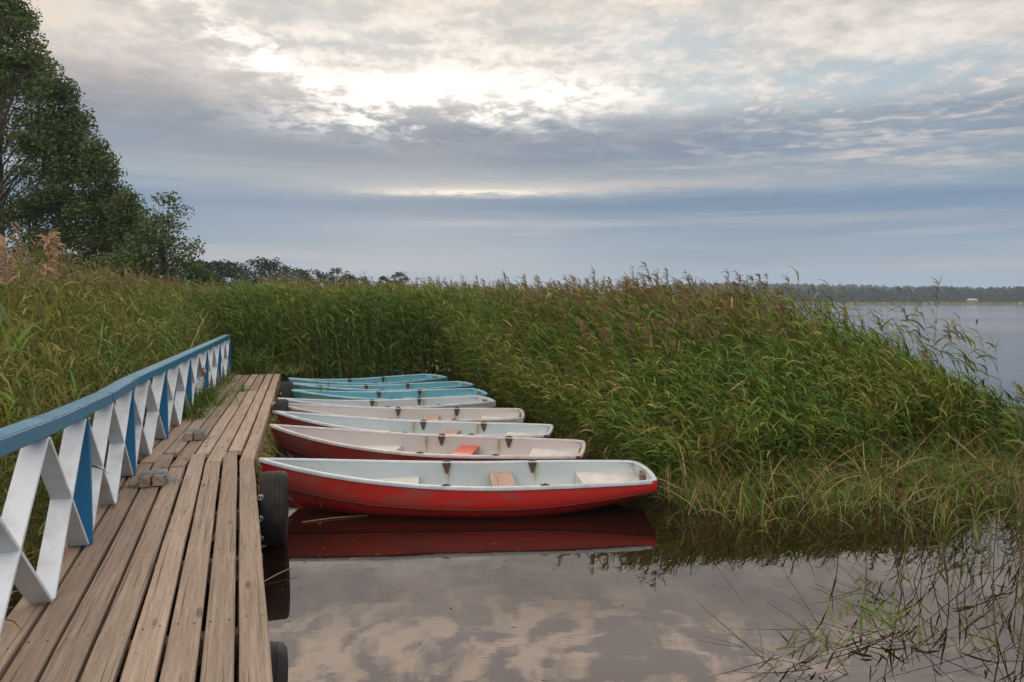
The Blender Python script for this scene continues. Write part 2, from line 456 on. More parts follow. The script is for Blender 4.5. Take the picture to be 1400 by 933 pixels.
def mat_rubber():
    m, nt, b = material('tyre_rubber')
    p = nt.coord('Object'); n = nt.noise(p, 6.0, 6, 0.7)
    n2 = nt.noise(nt.vm('MULTIPLY', p, (5.0, 1.0, 1.0)), 18, 4, 0.6)
    nt.put(b.inputs['Base Color'], nt.mix((nt.ss(n, 0.45, 0.75) * 0.55 + nt.ss(n2, 0.55, 0.75) * 0.5).clamp(), (0.010, 0.010, 0.011), (0.06, 0.052, 0.045)))
    b.inputs['Roughness'].default_value = 0.75; b.inputs['Specular IOR Level'].default_value = 0.3
    bump(nt, b, n2, 0.3, 0.006)
    return m
M_RUBBER = mat_rubber()
def mat_plain(name, c, rough=0.5, metal=0.0, c2=None, scale=20):
    m, nt, b = material(name)
    n = nt.noise(nt.coord('Object'), scale, 5, 0.65)
    c2 = c2 or tuple(q * 0.6 for q in c)
    nt.put(b.inputs['Base Color'], nt.mix(nt.ss(n, 0.35, 0.7), c, c2))
    b.inputs['Roughness'].default_value = rough; b.inputs['Metallic'].default_value = metal
    return m
M_STEEL = mat_plain('steel_bolt', (0.6, 0.6, 0.6), 0.35, 0.9)
M_RUST = mat_plain('rusty_plate', (0.055, 0.04, 0.038), 0.7, 0.2, (0.10, 0.05, 0.03), 40)
M_PAD = mat_plain('motor_pad', (0.07, 0.045, 0.045), 0.7, 0, (0.16, 0.12, 0.11), 14)
M_ROPE = mat_plain('blue_rope', (0.13, 0.27, 0.40), 0.9, 0, (0.28, 0.34, 0.38), 60)
M_LOCK = mat_plain('red_padlock', (0.45, 0.04, 0.04), 0.4)
M_LOCKW = mat_plain('white_padlock_face', (0.7, 0.68, 0.68), 0.5)

def mat_water():
    m = bpy.data.materials.new('lake_water'); m.use_nodes = True
    t = m.node_tree; t.nodes.clear(); nt = NT(t)
    p = X(nt, nt.node('ShaderNodeNewGeometry').outputs['Position'])
    x, y, z = nt.xyz(p)
    r = nt.m('SQRT', x * x + y * y)
    n1 = nt.noise(nt.vm('MULTIPLY', p, (1.0, 1.7, 1.0)), 0.55, 3, 0.5)
    n2 = nt.noise(nt.vm('MULTIPLY', p, (1.0, 1.6, 1.0)), 5.0, 3, 0.55)
    # breeze roughens the open lake beyond the reeds
    open_ = nt.ss(r, 14.0, 45.0)
    nb = nt.noise(nt.vm('MULTIPLY', p, (0.35, 1.3, 1.0)), 2.2, 4, 0.6)
    patch = nt.noise(nt.vm('MULTIPLY', p, (0.25, 1.0, 1.0)), 0.03, 4, 0.55)
    h = n1 * 0.0035 + n2 * 0.0002 + nb * open_ * (0.006 + nt.ss(patch, 0.4, 0.65) * 0.03)
    bp = nt.node('ShaderNodeBump'); bp.inputs['Strength'].default_value = 1.0; bp.inputs['Distance'].default_value = 1.0
    nt.put(bp.inputs['Height'], h)
    gl = nt.node('ShaderNodeBsdfGlossy'); gl.inputs['Roughness'].default_value = 0.0
    gl.inputs[0].default_value = (0.98, 0.94, 0.92, 1)
    nt.put(gl.inputs['Roughness'], 0.004 + open_ * 0.10)
    df = nt.node('ShaderNodeBsdfDiffuse'); df.inputs[0].default_value = (0.013, 0.0055, 0.0035, 1)
    t.links.new(bp.outputs[0], gl.inputs['Normal'])
    lw = nt.node('ShaderNodeFresnel'); lw.inputs[0].default_value = WATER_IOR
    t.links.new(bp.outputs[0], lw.inputs['Normal'])
    mx = nt.node('ShaderNodeMixShader'); t.links.new(lw.outputs[0], mx.inputs[0])
    t.links.new(df.outputs[0], mx.inputs[1]); t.links.new(gl.outputs[0], mx.inputs[2])
    o = nt.node('ShaderNodeOutputMaterial'); t.links.new(mx.outputs[0], o.inputs[0])
    return m
WATER_IOR = 2.0
def mat_ground():
    m, nt, b = material('bank_soil')
    p = nt.coord('Object'); n = nt.noise(p, 1.2, 6, 0.65); n2 = nt.noise(p, 18.0, 5, 0.7)
    c = nt.mix(nt.ss(n, 0.35, 0.65), (0.065, 0.07, 0.028), (0.10, 0.075, 0.045))
    c = nt.mix(nt.ss(n2, 0.5, 0.65) * 0.6, c, (0.05, 0.035, 0.022))
    nt.put(b.inputs['Base Color'], c); b.inputs['Roughness'].default_value = 0.95
    bump(nt, b, n2, 0.8, 0.04)
    return m
M_GROUND = mat_ground()

# ------------------------------------------------------------------ water and land
def grid_mesh(xs, ys, zf):
    xs = np.asarray(xs, float); ys = np.asarray(ys, float)
    GX, GY = np.meshgrid(xs, ys)
    Z = zf(GX, GY)
    V = np.stack([GX, GY, Z], -1).reshape(-1, 3)
    nx = len(xs); ny = len(ys)
    i = (np.arange(ny - 1)[:, None] * nx + np.arange(nx - 1)[None]).ravel()
    Q = np.stack([i, i + 1, i + 1 + nx, i + nx], -1)
    return V, Q
V, Q = grid_mesh([-5000, -600, -60, -12, 12, 60, 600, 5000], [-400, -20, 0, 12, 40, 200, 800, 6500], lambda a, b: a * 0)
water = link('lake_water', np_mesh('lake_water', V, Q), mat_water())
tag(water, 'calm dark brown lake water mirroring the evening clouds', 'water', kind='structure')

def rail_x(Y):
    Y = np.asarray(Y, float)
    return np.where(Y < 8.0, -2.924 - 0.334 * (Y - 5.396), -3.794 - 0.262 * (Y - 8.0))
def edge_x(Y):
    Y = np.asarray(Y, float)
    return np.where(Y < 8.3, -1.035 - 0.341 * (Y - 3.469), -2.684 - 0.262 * (Y - 8.3))
def smooth(a, b, x):
    t = np.clip((x - a) / (b - a), 0, 1); return t * t * (3 - 2 * t)
def shore_x(Y):
    """land lies to the left of this line"""
    near = rail_x(np.minimum(Y, 19.0)) + 0.10
    return np.where(Y < 19, near, near - (Y - 19) * 0.105)
def land_z(X_, Y_):
    e = shore_x(Y_) - X_
    wob = 0.05 * np.sin(X_ * 1.7 + Y_ * 0.9) + 0.04 * np.sin(Y_ * 2.3 - X_)
    near = -0.25 + 0.60 * smooth(-0.25, 0.55, e) + 0.5 * smooth(0.5, 5, e) + 0.6 * smooth(10, 60, e)
    return near + wob * smooth(0, 1, e)
xs = np.concatenate([[-4000, -1500, -600, -250, -120, -70, -45, -30, -24], np.arange(-20, -1.0, 0.4), [0.0, 2.0]])
ys = np.concatenate([[-300, -80, -30, -12], np.arange(-6, 24, 0.5), [27, 32, 40, 52, 70, 95, 130, 180, 260, 400, 700, 1400]])
V, Q = grid_mesh(xs, ys, land_z)
ground = link('ground', np_mesh('ground', V, Q), M_GROUND, smooth=True)
tag(ground, 'low grassy lake bank to the left of the jetty', 'ground', kind='structure')

# ------------------------------------------------------------------ jetty
class Planks:
    def __init__(s): s.bm = bmesh.new(); s.lay = s.bm.verts.layers.float_vector.new('puv')
    def plank(s, p0, p1, w, th, seg=6, ch=0.006, sag=0.003, rnd=None, zoff=0.0, along0=None):
        """plank whose top centre line runs p0 -> p1, chamfered upper edges, slightly uneven"""
        p0 = Vector(p0); p1 = Vector(p1); L = (p1 - p0).length
        d = (p1 - p0).normalized(); side = Vector((d.y, -d.x, 0)).normalized(); up = side.cross(d).normalized()
        rnd = random.random() if rnd is None else rnd
        along0 = random.uniform(0, 20) if along0 is None else along0
        prof = [(-w / 2, -th), (-w / 2, -ch), (-w / 2 + ch, 0), (w / 2 - ch, 0), (w / 2, -ch), (w / 2, -th)]
        rings = []
        for i in range(seg + 1):
            t = i / seg
            c = p0 + (p1 - p0) * t + up * (random.uniform(-sag, sag) + zoff)
            tw = random.uniform(-0.012, 0.012); sh = random.uniform(-0.003, 0.003)
            r = []
            for (a, b) in prof:
                vtx = s.bm.verts.new(c + side * (a + sh) + up * (b + a * tw))
                vtx[s.lay] = (along0 + t * L, a + (0.0 if b > -th * 0.5 else b), rnd)
                r.append(vtx)
            rings.append(r)
        n = len(prof)
        for i in range(seg):
            for k in range(n):
                s.bm.faces.new((rings[i][k], rings[i + 1][k], rings[i + 1][(k + 1) % n], rings[i][(k + 1) % n]))
        s.bm.faces.new(rings[0]); s.bm.faces.new(rings[-1][::-1])
    def nail(s, p):
        r = bmesh.ops.create_cone(s.bm, cap_ends=True, segments=7, radius1=0.0048, radius2=0.0042, depth=0.004, matrix=Matrix.Translation(p))
        for v in r['verts']:
            for f in v.link_faces: f.material_index = 1
    def build(s, name, mat, parent): return bm_obj(name, s.bm, mat, parent)

DZ = 0.51
n1 = Vector((-0.341, 1, 0)).normalized(); l1 = Vector((-n1.y, n1.x, 0))
n2 = Vector((-0.262, 1, 0)).normalized(); l2 = Vector((-n2.y, n2.x, 0))
bend = Vector((-2.684, 8.3, 0))
dock = empty('jetty', (-2.6, 8.0, 0))
tag(dock, 'weathered grey-brown plank jetty running from the viewer to the reeds', 'jetty')
PW, PP = 0.1425, 0.1645
near_deck, far_deck = Planks(), Planks()
NEAR_END = {0: 0.05, 1: 0.55, 2: 0.0, 3: 0.50, 4: -0.15, 5: 0.62, 6: 0.15, 7: 0.45}
for k in range(8):
    off = (k + 0.5) * PP - 0.005
    w = PW + random.uniform(-0.004, 0.003)
    end = NEAR_END[k]
    near_pt = lambda s_: bend + n1 * s_ + l1 * off + Vector((0, 0, DZ))
    far_pt = lambda s_: bend + n2 * s_ + l2 * off + Vector((0, 0, DZ))
    if k == 0:
        near_deck.plank(near_pt(-5.24), near_pt(end), w, 0.052, 8)
        near_deck.plank(near_pt(-11.0), near_pt(-5.27), w, 0.052, 8)
    else:
        near_deck.plank(near_pt(-11.0), near_pt(end), w, 0.05, 14)
    a = end + 0.010 + abs(end) * 0.01
    cuts = [a, a + random.uniform(3.0, 4.6), a + random.uniform(6.2, 7.6), 10.18 + random.uniform(-0.06, 0.05)]
    for c0, c1 in zip(cuts[:-1], cuts[1:]):
        far_deck.plank(far_pt(c0 + 0.004), far_pt(c1 - 0.004), w + random.uniform(-0.006, 0.006), 0.05, 6, sag=0.005)
M_NAIL = mat_plain('old_nail', (0.05, 0.04, 0.035), 0.7, 0.4, (0.11, 0.06, 0.04), 90)
for dk, nn, ll, rng_ in ((near_deck, n1, l1, np.arange(-10.6, -0.2, 1.25)), (far_deck, n2, l2, np.arange(0.9, 10.2, 1.25))):
    for s_ in rng_:
        for k in range(8):
            for e_ in (-0.042, 0.04):
                dk.nail(bend + nn * (s_ + random.uniform(-0.03, 0.03)) + ll * ((k + 0.5) * PP - 0.005 + e_ + random.uniform(-.008, .008)) + Vector((0, 0, DZ + 0.0025)))
for o_, me_ in ((near_deck, 'near'), (far_deck, 'far')):
    bb = o_.build('decking', [M_DECK, M_NAIL], None)
    bb.parent = dock; bb.location = -dock.location
def dock_part(name, pl, mat=M_BEAM):
    o = pl.build(name, mat, None); o.parent = dock; o.location = -dock.location; return o
for s_ in np.arange(-10.6, -0.2, 1.25):
    j = Planks(); j.plank(bend + n1 * s_ + l1 * (-0.0) + Vector((0, 0, DZ - 0.06)), bend + n1 * s_ + l1 * 1.30 + Vector((0, 0, DZ - 0.06)), 0.10, 0.14, 2); dock_part('joist', j)
for s_ in np.arange(0.9, 10.2, 1.25):
    j = Planks(); j.plank(bend + n2 * s_ + l2 * (-0.0) + Vector((0, 0, DZ - 0.062)), bend + n2 * s_ + l2 * 1.30 + Vector((0, 0, DZ - 0.062)), 0.10, 0.14, 2); dock_part('joist', j)
for off in (0.10, 1.2):
    j = Planks(); j.plank(bend + n1 * -11 + l1 * off + Vector((0, 0, DZ - 0.205)), bend + n1 * -0.1 + l1 * off + Vector((0, 0, DZ - 0.205)), 0.12, 0.15, 3); dock_part('stringer', j)
    j = Planks(); j.plank(bend + n2 * 0.05 + l2 * off + Vector((0, 0, DZ - 0.206)), bend + n2 * 10.2 + l2 * off + Vector((0, 0, DZ - 0.206)), 0.12, 0.15, 3); dock_part('stringer', j)
j = Planks(); j.plank(bend + n2 * 0.35 + l2 * 0.025 + Vector((0, 0, DZ - 0.066)), bend + n2 * 10.1 + l2 * 0.025 + Vector((0, 0, DZ - 0.066)), 0.045, 0.17, 8, sag=0.006); dock_part('edge_board', j)
for (s_, nn, ll) in [(-9, n1, l1), (-6.6, n1, l1), (-4.2, n1, l1), (-1.9, n1, l1), (0.6, n2, l2), (3.0, n2, l2), (5.4, n2, l2), (7.8, n2, l2), (10.0, n2, l2)]:
    for off in (0.21, 1.08):
        bm = bmesh.new(); c = bend + nn * s_ + ll * off
        add_tube(bm, [c + Vector((0, 0, -1.3)), c + Vector((random.uniform(-.02, .02), 0, DZ - 0.36))], 0.085, 0.08, 10)
        o = bm_obj('pile', bm, M_BARK, dock, True); o.location = -dock.location

# ------------------------------------------------------------------ railing
rail = empty('railing', (-2.864, 5.396, DZ))
tag(rail, 'white crossed-board railing with blue posts and blue top rail along the jetty', 'railing')
def rail_local(o): o.parent = rail; o.location = -rail.location; return o
def rbot(Y): return float(np.interp(Y, [1.0, 3.3, 4.35, 5.4, 6.4, 7.5, 20], [1.58, 1.49, 1.425, 1.376, 1.345, 1.325, 1.322]))
posts_y = [-1.1, 1.0, 3.10, 5.396, 7.53, 9.557, 11.62, 13.68, 15.78, 17.9]
nodes = []
for a, b in zip(posts_y[:-1], posts_y[1:]): nodes += [a, (a + b) / 2]
nodes.append(posts_y[-1])
nodes[5] = 4.37
def rp(Y, z): return Vector((float(rail_x(Y)), Y, z))
def rdir(Y): return (rp(Y + 0.2, 0) - rp(Y - 0.2, 0)).normalized()
def board(name, p0, p1, depth, th, mat, dirv, zcut0, zcut1, back=0.0):
    """flat board between p0 (low) and p1 (high) in the railing plane, wide face across the railing, ends cut level"""
    bm = bmesh.new()
    d = (p1 - p0); ax = d.normalized()
    nrm = Vector((dirv.y, -dirv.x, 0))                       # towards the deck
    tdir = Vector((ax.x, ax.y, 0)); 
    # horizontal half width of the level cut
    if abs(d.xy.length) < 1e-4: hw = th / 2
    else: hw = th / 2 / math.sin(math.atan2(d.z, d.xy.length))
    vs = []
    for p, z in ((p0, zcut0), (p1, zcut1)):
        t = (z - p0.z) / d.z
        c = p0 + d * t
        for sx, sn in ((-1, 1), (1, 1), (1, -1), (-1, -1)):
            vs.append(bm.verts.new(c + dirv * hw * sx + nrm * (depth / 2 * sn + back)))
    for f in ((0, 1, 2, 3), (7, 6, 5, 4), (0, 4, 5, 1), (1, 5, 6, 2), (2, 6, 7, 3), (3, 7, 4, 0)): bm.faces.new([vs[i] for i in f])
    bmesh.ops.recalc_face_normals(bm, faces=bm.faces)
    bmesh.ops.bevel(bm, geom=list(bm.edges), offset=0.003, segments=1, affect='EDGES')
    return rail_local(bm_obj(name, bm, mat))
for Y in posts_y:
    low = DZ - 0.16
    board('post', rp(Y, low), rp(Y, rbot(Y)), 0.146, 0.056, M_BLUE, rdir(Y), low, rbot(Y) - 0.003)
for i, (a, b) in enumerate(zip(nodes[:-1], nodes[1:])):
    dv = rdir((a + b) / 2)
    post_first = (i % 2 == 0)
    ia = 0.028 if post_first else 0.014; ib = 0.014 if post_first else 0.028
    A0, A1 = rp(a, DZ) + dv * ia, rp(b, rbot(b)) - dv * ib
    B0, B1 = rp(b, DZ) - dv * ib, rp(a, rbot(a)) + dv * ia
    board('brace', A0, A1, 0.120, 0.024, M_WHITE, dv, DZ + 0.006, rbot(b) - 0.004)
    board('brace', B0, B1, 0.113, 0.024, M_WHITE, dv, DZ + 0.009, rbot(a) - 0.006)
cuts = [-0.9, 1.3, 3.2, 4.75, 6.4, 8.0, 11.4, 14.9, 18.0]
for a, b in zip(cuts[:-1], cuts[1:]):
    bm = bmesh.new()
    vs = []
    wv = 0.064 + random.uniform(0, .004)
    for Y in (a + 0.004, b - 0.004):
        nrm = rdir(Y if Y < b - 0.01 else Y); nr = Vector((rdir((a + b) / 2).y, -rdir((a + b) / 2).x, 0))
        c = rp(Y, rbot(Y))
        for (q, z) in ((1, 0), (1, 0.086), (-1, 0.089), (-1, 0)): vs.append(bm.verts.new(c + nr * wv * q + Vector((0, 0, z))))
    for f in ((0, 1, 2, 3), (7, 6, 5, 4), (0, 4, 5, 1), (1, 5, 6, 2), (2, 6, 7, 3), (3, 7, 4, 0)): bm.faces.new([vs[i] for i in f])
    bmesh.ops.recalc_face_normals(bm, faces=bm.faces)
    bmesh.ops.bevel(bm, geom=list(bm.edges), offset=0.007, segments=2, affect='EDGES')
    rail_local(bm_obj('top_rail', bm, M_RAIL))

# ------------------------------------------------------------------ tyres
def make_tyre():
    root = empty('tyre_fender')
    bm = bmesh.new()
    # lathe about local Y: profile of (y, r)
    prof = [(-0.085, 0.19), (-0.11, 0.215), (-0.118, 0.255), (-0.112, 0.29), (-0.098, 0.311), (-0.080, 0.319)]
    for gx in (-0.052, -0.018, 0.018, 0.052):
        prof += [(gx - 0.0065, 0.3235 - abs(gx) * 0.04), (gx - 0.0045, 0.3185), (gx + 0.0045, 0.3185), (gx + 0.0065, 0.3235 - abs(gx) * 0.04)]
    prof += [(0.080, 0.319), (0.098, 0.311), (0.112, 0.29), (0.118, 0.255), (0.11, 0.215), (0.085, 0.19), (0.075, 0.195), (0.095, 0.26), (0.075, 0.30), (-0.075, 0.30), (-0.095, 0.26), (-0.075, 0.195)]
    N = 72; rings = []
    for i in range(N):
        a = 2 * PI * i / N
        jit = 0.0035 if i % 2 else 0.0
        rings.append([bm.verts.new((r_ * 0 + y_, (r_ - (jit if (abs(y_) > 0.07 and r_ > 0.3) else 0)) * math.cos(a), (r_ - (jit if (abs(y_) > 0.07 and r_ > 0.3) else 0)) * math.sin(a))) for (y_, r_) in prof])
    n = len(prof)
    for i in range(N):
        for k in range(n):
            bm.faces.new((rings[i][k], rings[(i + 1) % N][k], rings[(i + 1) % N][(k + 1) % n], rings[i][(k + 1) % n]))
    bm_obj('tyre', bm, M_RUBBER, root, angle=40)
    for zz_ in (0.205, 0.045, -0.15):
        bm = bmesh.new()
        # ring bolt in the tread next to the jetty
        yy_ = -math.sqrt(0.312 ** 2 - zz_ ** 2)
        c = Vector((-0.098, yy_ - 0.010, zz_))
        pts = [c + Vector((0.021 * math.cos(q), 0, 0.021 * math.sin(q))) for q in np.linspace(0, 2 * PI, 15)]
        add_tube(bm, pts, 0.0055, n=6, cap=False)
        add_tube(bm, [c + Vector((0, 0.03, 0)), c + Vector((0, -0.004, 0))], 0.006, n=6)
        bm_obj('ring_bolt', bm, M_STEEL, root, True)
    return root
tyre0 = make_tyre()
TY = [(7.03, 0.335, 0.145, 0.02, 'black tyre with three steel ring bolts beside the nearest red boat'),
      (4.02, 0.09, -0.06, 0.10, 'low half-hidden tyre sticking out under the near end of the jetty'),
      (12.75, 0.27, 0.16, -0.05, 'brown-topped tyre hanging between the bows of the pale boats'),
      (15.25, 0.30, 0.19, 0.04, 'dark tyre hanging at the far end beside the turquoise boats')]
for i, (Y, z, off, roll, lab) in enumerate(TY):
    o = tyre0 if i == 0 else copy_tree(tyre0)
    d = n1 if Y < 8.3 else n2
    o.location = (float(edge_x(Y)) + off, Y, z)
    o.rotation_euler = (roll * 8, roll, math.atan2(-d.x, d.y) * (0.75 if i == 0 else 0.9))
    tag(o, lab, 'tyre', 'tyre fenders hung along the jetty')

# ------------------------------------------------------------------ boats
BL = 4.05
def b_half(s):
    s = np.asarray(s, float)
    f = np.where(s < 0.62, (1 - np.clip(1 - s / 0.62, 0, 1) ** 2.25) ** 0.92, 1 - 0.20 * np.clip((s - 0.62) / 0.38, 0, 1) ** 1.9)
    return 0.635 * np.maximum(f, 0)
def g_z(s):
    s = np.asarray(s, float)
    return 0.335 + 0.20 * np.clip(1 - s / 0.62, 0, 1) ** 1.9 + 0.012 * np.clip((s - 0.62) / 0.38, 0, 1)
def k_z(s):
    s = np.asarray(s, float)
    return -0.13 + 0.26 * np.clip((s - 0.62) / 0.38, 0, 1) ** 1.7 + 0.10 * np.clip(1 - s / 0.35, 0, 1) ** 2
def hull_section(s, m):
    """(x shift, half y, z) from gunwale to keel; the stem rakes aft as it goes down"""
    b = float(b_half(s)); g = float(g_z(s)); k = float(k_z(s))
    pts = []
    for i in range(m + 1):
        t = i / m
        full = min(1.0, 0.35 + s * 1.25)
        yy = b * (1 - t ** (2.0 + 1.6 * full)) ** (0.95 - 0.30 * full) if t < 1 else 0.0
        zz = g + (k - g) * (t ** (1.0 - 0.12 * full))
        rake = 0.42 * (t ** 1.6) * max(0.0, 1 - s / 0.30)
        pts.append((rake, yy, zz))
    return pts
def make_boat(c):
    root = empty('rowing_boat')
    NS = 44; m = 18
    S = [(i / NS) ** 1.45 if i / NS < 0.5 else None for i in range(NS + 1)]
    S = list(np.concatenate([np.linspace(0, 1, NS + 1) ** 1.0]))
    S[0] = 0.0
    S = sorted(set([0.0, 0.004, 0.012] + S[1:]))
    def X0(s): return -BL / 2 + s * BL
    bm = bmesh.new(); rows = []
    for s in S:
        sec = hull_section(s, m); row = []
        full = list(sec) + [(r_, -y_, z_) for (r_, y_, z_) in reversed(sec[:-1])]
        for i, (rk, y, z) in enumerate(full):
            t = (i if i <= m else 2 * m - i) / m
            # lap line: planking steps in a little below mid height
            ins = 0.0
            if t > 0.47: ins = 0.010
            if t > 0.985: ins = 0.0
            yy = math.copysign(max(0.0, abs(y) - ins), y) if abs(y) > 0.02 else y
            row.append(bm.verts.new((X0(s) + rk, yy, z)))
        rows.append(row)
    for a, b in zip(rows[:-1], rows[1:]):
        for k in range(2 * m):
            bm.faces.new((a[k], b[k], b[k + 1], a[k + 1]))
    bm.faces.new(rows[-1])
    bmesh.ops.remove_doubles(bm, verts=bm.verts, dist=0.0004)
    bm_obj('hull', bm, c['hull'], root, angle=28)
    # raised lap strip half way down the planking, coloured dark as the groove's shade
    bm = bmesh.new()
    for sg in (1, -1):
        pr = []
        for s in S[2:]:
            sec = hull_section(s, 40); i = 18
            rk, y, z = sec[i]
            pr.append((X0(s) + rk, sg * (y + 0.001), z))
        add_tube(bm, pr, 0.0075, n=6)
    bm_obj('lap_shade_line', bm, c['line'], root, True)
    # liner
    bm = bmesh.new(); rows = []
    floor = 0.055
    SI = [s for s in S if s >= 0.02 and s <= 0.996]; SI.append(0.9965)
    for s in SI:
        sec = hull_section(s, m); row = []
        b = float(b_half(s)); off = min(0.034, b * 0.5)
        full = list(sec) + [(r_, -y_, z_) for (r_, y_, z_) in reversed(sec[:-1])]
        for i, (rk, y, z) in enumerate(full):
            yy = math.copysign(max(0.0, abs(y) - off), y)
            zz = max(z, floor + 0.05 * max(0, 1 - s / 0.3))
            zz = zz - 0.004 if i in (0, 2 * m) else zz
            row.append(bm.verts.new((X0(s) + rk * 0.8, yy, zz)))
        rows.append(row)
    for a, b in zip(rows[:-1], rows[1:]):
        for k in range(2 * m): bm.faces.new((a[k], a[k + 1], b[k + 1], b[k]))
    bm.faces.new(rows[-1]); bm.faces.new(rows[0])
    bm_obj('inner_shell', bm, c['in'], root, angle=45)
    # gunwale: flat rolled rim swept round the plan outline, rounded stern corners
    out = []
    top = [(X0(s), float(b_half(s)), float(g_z(s))) for s in S]
    cr = 0.11
    side = [p for p in top if p[0] < BL / 2 - cr]
    bs = float(b_half(1.0)); gs = float(g_z(1.0))
    arc = [(BL / 2 + 0.012 - cr + cr * math.sin(a), bs - cr + cr * math.cos(a) + 0.004 * math.cos(a), gs) for a in np.linspace(0.15, PI / 2, 7)]
    half = side + arc
    nmid = 4
    mids = [(BL / 2 + 0.012 + 0.02 * (1 - (q) ** 2), (bs - cr) * q, gs + 0.012 * (1 - q * q)) for q in np.linspace(0.75, 0, nmid)]
    loop = half + mids + [(x_, -y_, z_) for (x_, y_, z_) in reversed(half + mids[:-1])]
    loop = loop[:-1] if (Vector(loop[0]) - Vector(loop[-1])).length < 1e-3 else loop
    bm = bmesh.new()
    prof = [(0.012, -0.030), (0.016, -0.006), (0.009, 0.005), (-0.008, 0.007), (-0.028, 0.005), (-0.036, -0.003), (-0.036, -0.016), (0.0, -0.02)]
    n = len(loop); rings = []
    for i, p in enumerate(loop):
        p = Vector(p); a = Vector(loop[(i - 1) % n]); b = Vector(loop[(i + 1) % n])
        d = (b - a); d.z = 0; d.normalize()
        if i == 0: d = Vector((0, 1, 0))
        nr = Vector((-d.y, d.x, 0))
        ring = []
        for (o_, z_) in prof:
            oo = o_
            if o_ < 0 and i < 6 or (o_ < 0 and i > n - 6): oo = max(o_, -abs(p.y) * 0.9 - (0.02 if i == 0 else 0.004))
            q = p + nr * oo; q.z = p.z + z_
            ring.append(bm.verts.new(q))
        rings.append(ring)
    k_ = len(prof)
    for i in range(n):
        for k in range(k_):
            bm.faces.new((rings[i][k], rings[(i + 1) % n][k], rings[(i + 1) % n][(k + 1) % k_], rings[i][(k + 1) % k_]))
    bm_obj('gunwale', bm, c['rim'], root, angle=50)
    # stern bench: moulded box, front corners cut back
    def inner_y(s, z):
        sec = hull_section(s, 40)
        ys = [max(0.0, y - 0.036) for (_, y, zz) in sec]; zs = [zz for (_, _, zz) in sec]
        return float(np.interp(z, zs[::-1], ys[::-1]))
    def bench(name, s0, s1, z, mat, th, lip=0.0, curve=0.0, to_floor=True):
        bm = bmesh.new(); N = 10; topv = []; botv = []
        for i in range(N + 1):
            s = s0 + (s1 - s0) * i / N
            row = []; rb = []
            for q in np.linspace(-1, 1, 9):
                w = inner_y(s, z) + 0.004
                xx = X0(s) + (curve * (abs(q) ** 2) * (1 - i / N) if curve > 0 else curve * (abs(q) ** 2) * (i / N))
                row.append(bm.verts.new((xx, w * q, z)))
                w2 = inner_y(s, max(0.06, z - th)) + 0.004
                rb.append(bm.verts.new((xx, min(w, w2) * q, z - th)))
            topv.append(row); botv.append(rb)
        for i in range(N):
            for k in range(8):
                bm.faces.new((topv[i][k], topv[i][k + 1], topv[i + 1][k + 1], topv[i + 1][k]))
        for (i) in (0, N):
            for k in range(8): bm.faces.new((topv[i][k], topv[i][k + 1], botv[i][k + 1], botv[i][k]))
        return bm_obj(name, bm, mat, root, angle=40)
    bench('stern_bench', 0.835, 0.9955, 0.215, c['bench'], 0.15, curve=-0.0)
    bench('bow_bench', 0.16, 0.40, 0.205, c['bench'], 0.15)
    # middle thwart plank
    bm = bmesh.new()
    sx = c.get('seat_s', 0.625); w = inner_y(sx, 0.20) + 0.002
    add_box(bm, (X0(sx), 0, 0.205), (0.25, 2 * w, 0.03), bevel=0.007)
    lay = bm.verts.layers.float_vector.new('puv')
    for v_ in bm.verts: v_[lay] = (v_.co.y, v_.co.x - X0(sx), 0.4)
    bm_obj('thwart', bm, c['seat'], root)
    # oarlock plates inside the rim, sockets on top of it
    for so in c.get('oar', (0.475, 0.715)):
        for sg in (1, -1):
            bm = bmesh.new()
            b = float(b_half(so)); g = float(g_z(so)); x0 = X0(so)
            zt = g - 0.006; y_in = b - 0.048
            yb = inner_y(so, g - 0.115) - 0.006
            vs = []
            for dy in (0.0, -0.006):
                vs.append([bm.verts.new((x0 + px_, sg * ((y_in if pz == 0 else yb) + dy), zt - pz)) for px_, pz in ((-0.050, 0), (0.050, 0), (0.042, 0.03), (0.012, 0.118), (-0.012, 0.118), (-0.042, 0.03))])
            bm.faces.new(vs[0]); bm.faces.new(vs[1])
            for k in range(6): bm.faces.new((vs[0][k], vs[0][(k + 1) % 6], vs[1][(k + 1) % 6], vs[1][k]))
            add_box(bm, (x0, sg * (b - 0.016), g + 0.0125), (0.085, 0.034, 0.007))
            add_tube(bm, [(x0, sg * (b - 0.016), g - 0.02), (x0, sg * (b - 0.016), g + 0.024)], 0.013, n=8)
            bm_obj('oarlock', bm, M_RUST, root)
    # motor pad inside the transom
    bm = bmesh.new()
    add_box(bm, (BL / 2 - 0.026, 0.0, 0.240), (0.022, 0.20, 0.170), bevel=0.004)
    bm_obj('motor_pad', bm, M_PAD, root)
    # bow eye
    bm = bmesh.new()
    pts = [(-BL / 2 + 0.055 + 0.022 * math.cos(q), 0, 0.46 + 0.022 * math.sin(q)) for q in np.linspace(0, 2 * PI, 13)]
    add_tube(bm, pts, 0.005, n=6, cap=False)
    bm_obj('bow_eye', bm, M_STEEL, root, True)
    # mooring chain from the bow eye towards the jetty
    bm = bmesh.new()
    for k in range(9):
        t_ = k / 8; cx_ = -BL / 2 + 0.04 - 0.20 * t_; cz_ = 0.445 - 0.10 * math.sin(t_ * PI * 0.8) + 0.02 * t_
        pts = [(cx_ + 0.017 * math.cos(q), (0.010 * math.sin(q) if k % 2 else 0.0), cz_ + (0.0 if k % 2 else 0.010 * math.sin(q))) for q in np.linspace(0, 2 * PI, 9)]
        add_tube(bm, pts, 0.0035, n=5, cap=False)
    bm_obj('mooring_chain', bm, M_RUST, root, True)
    return root

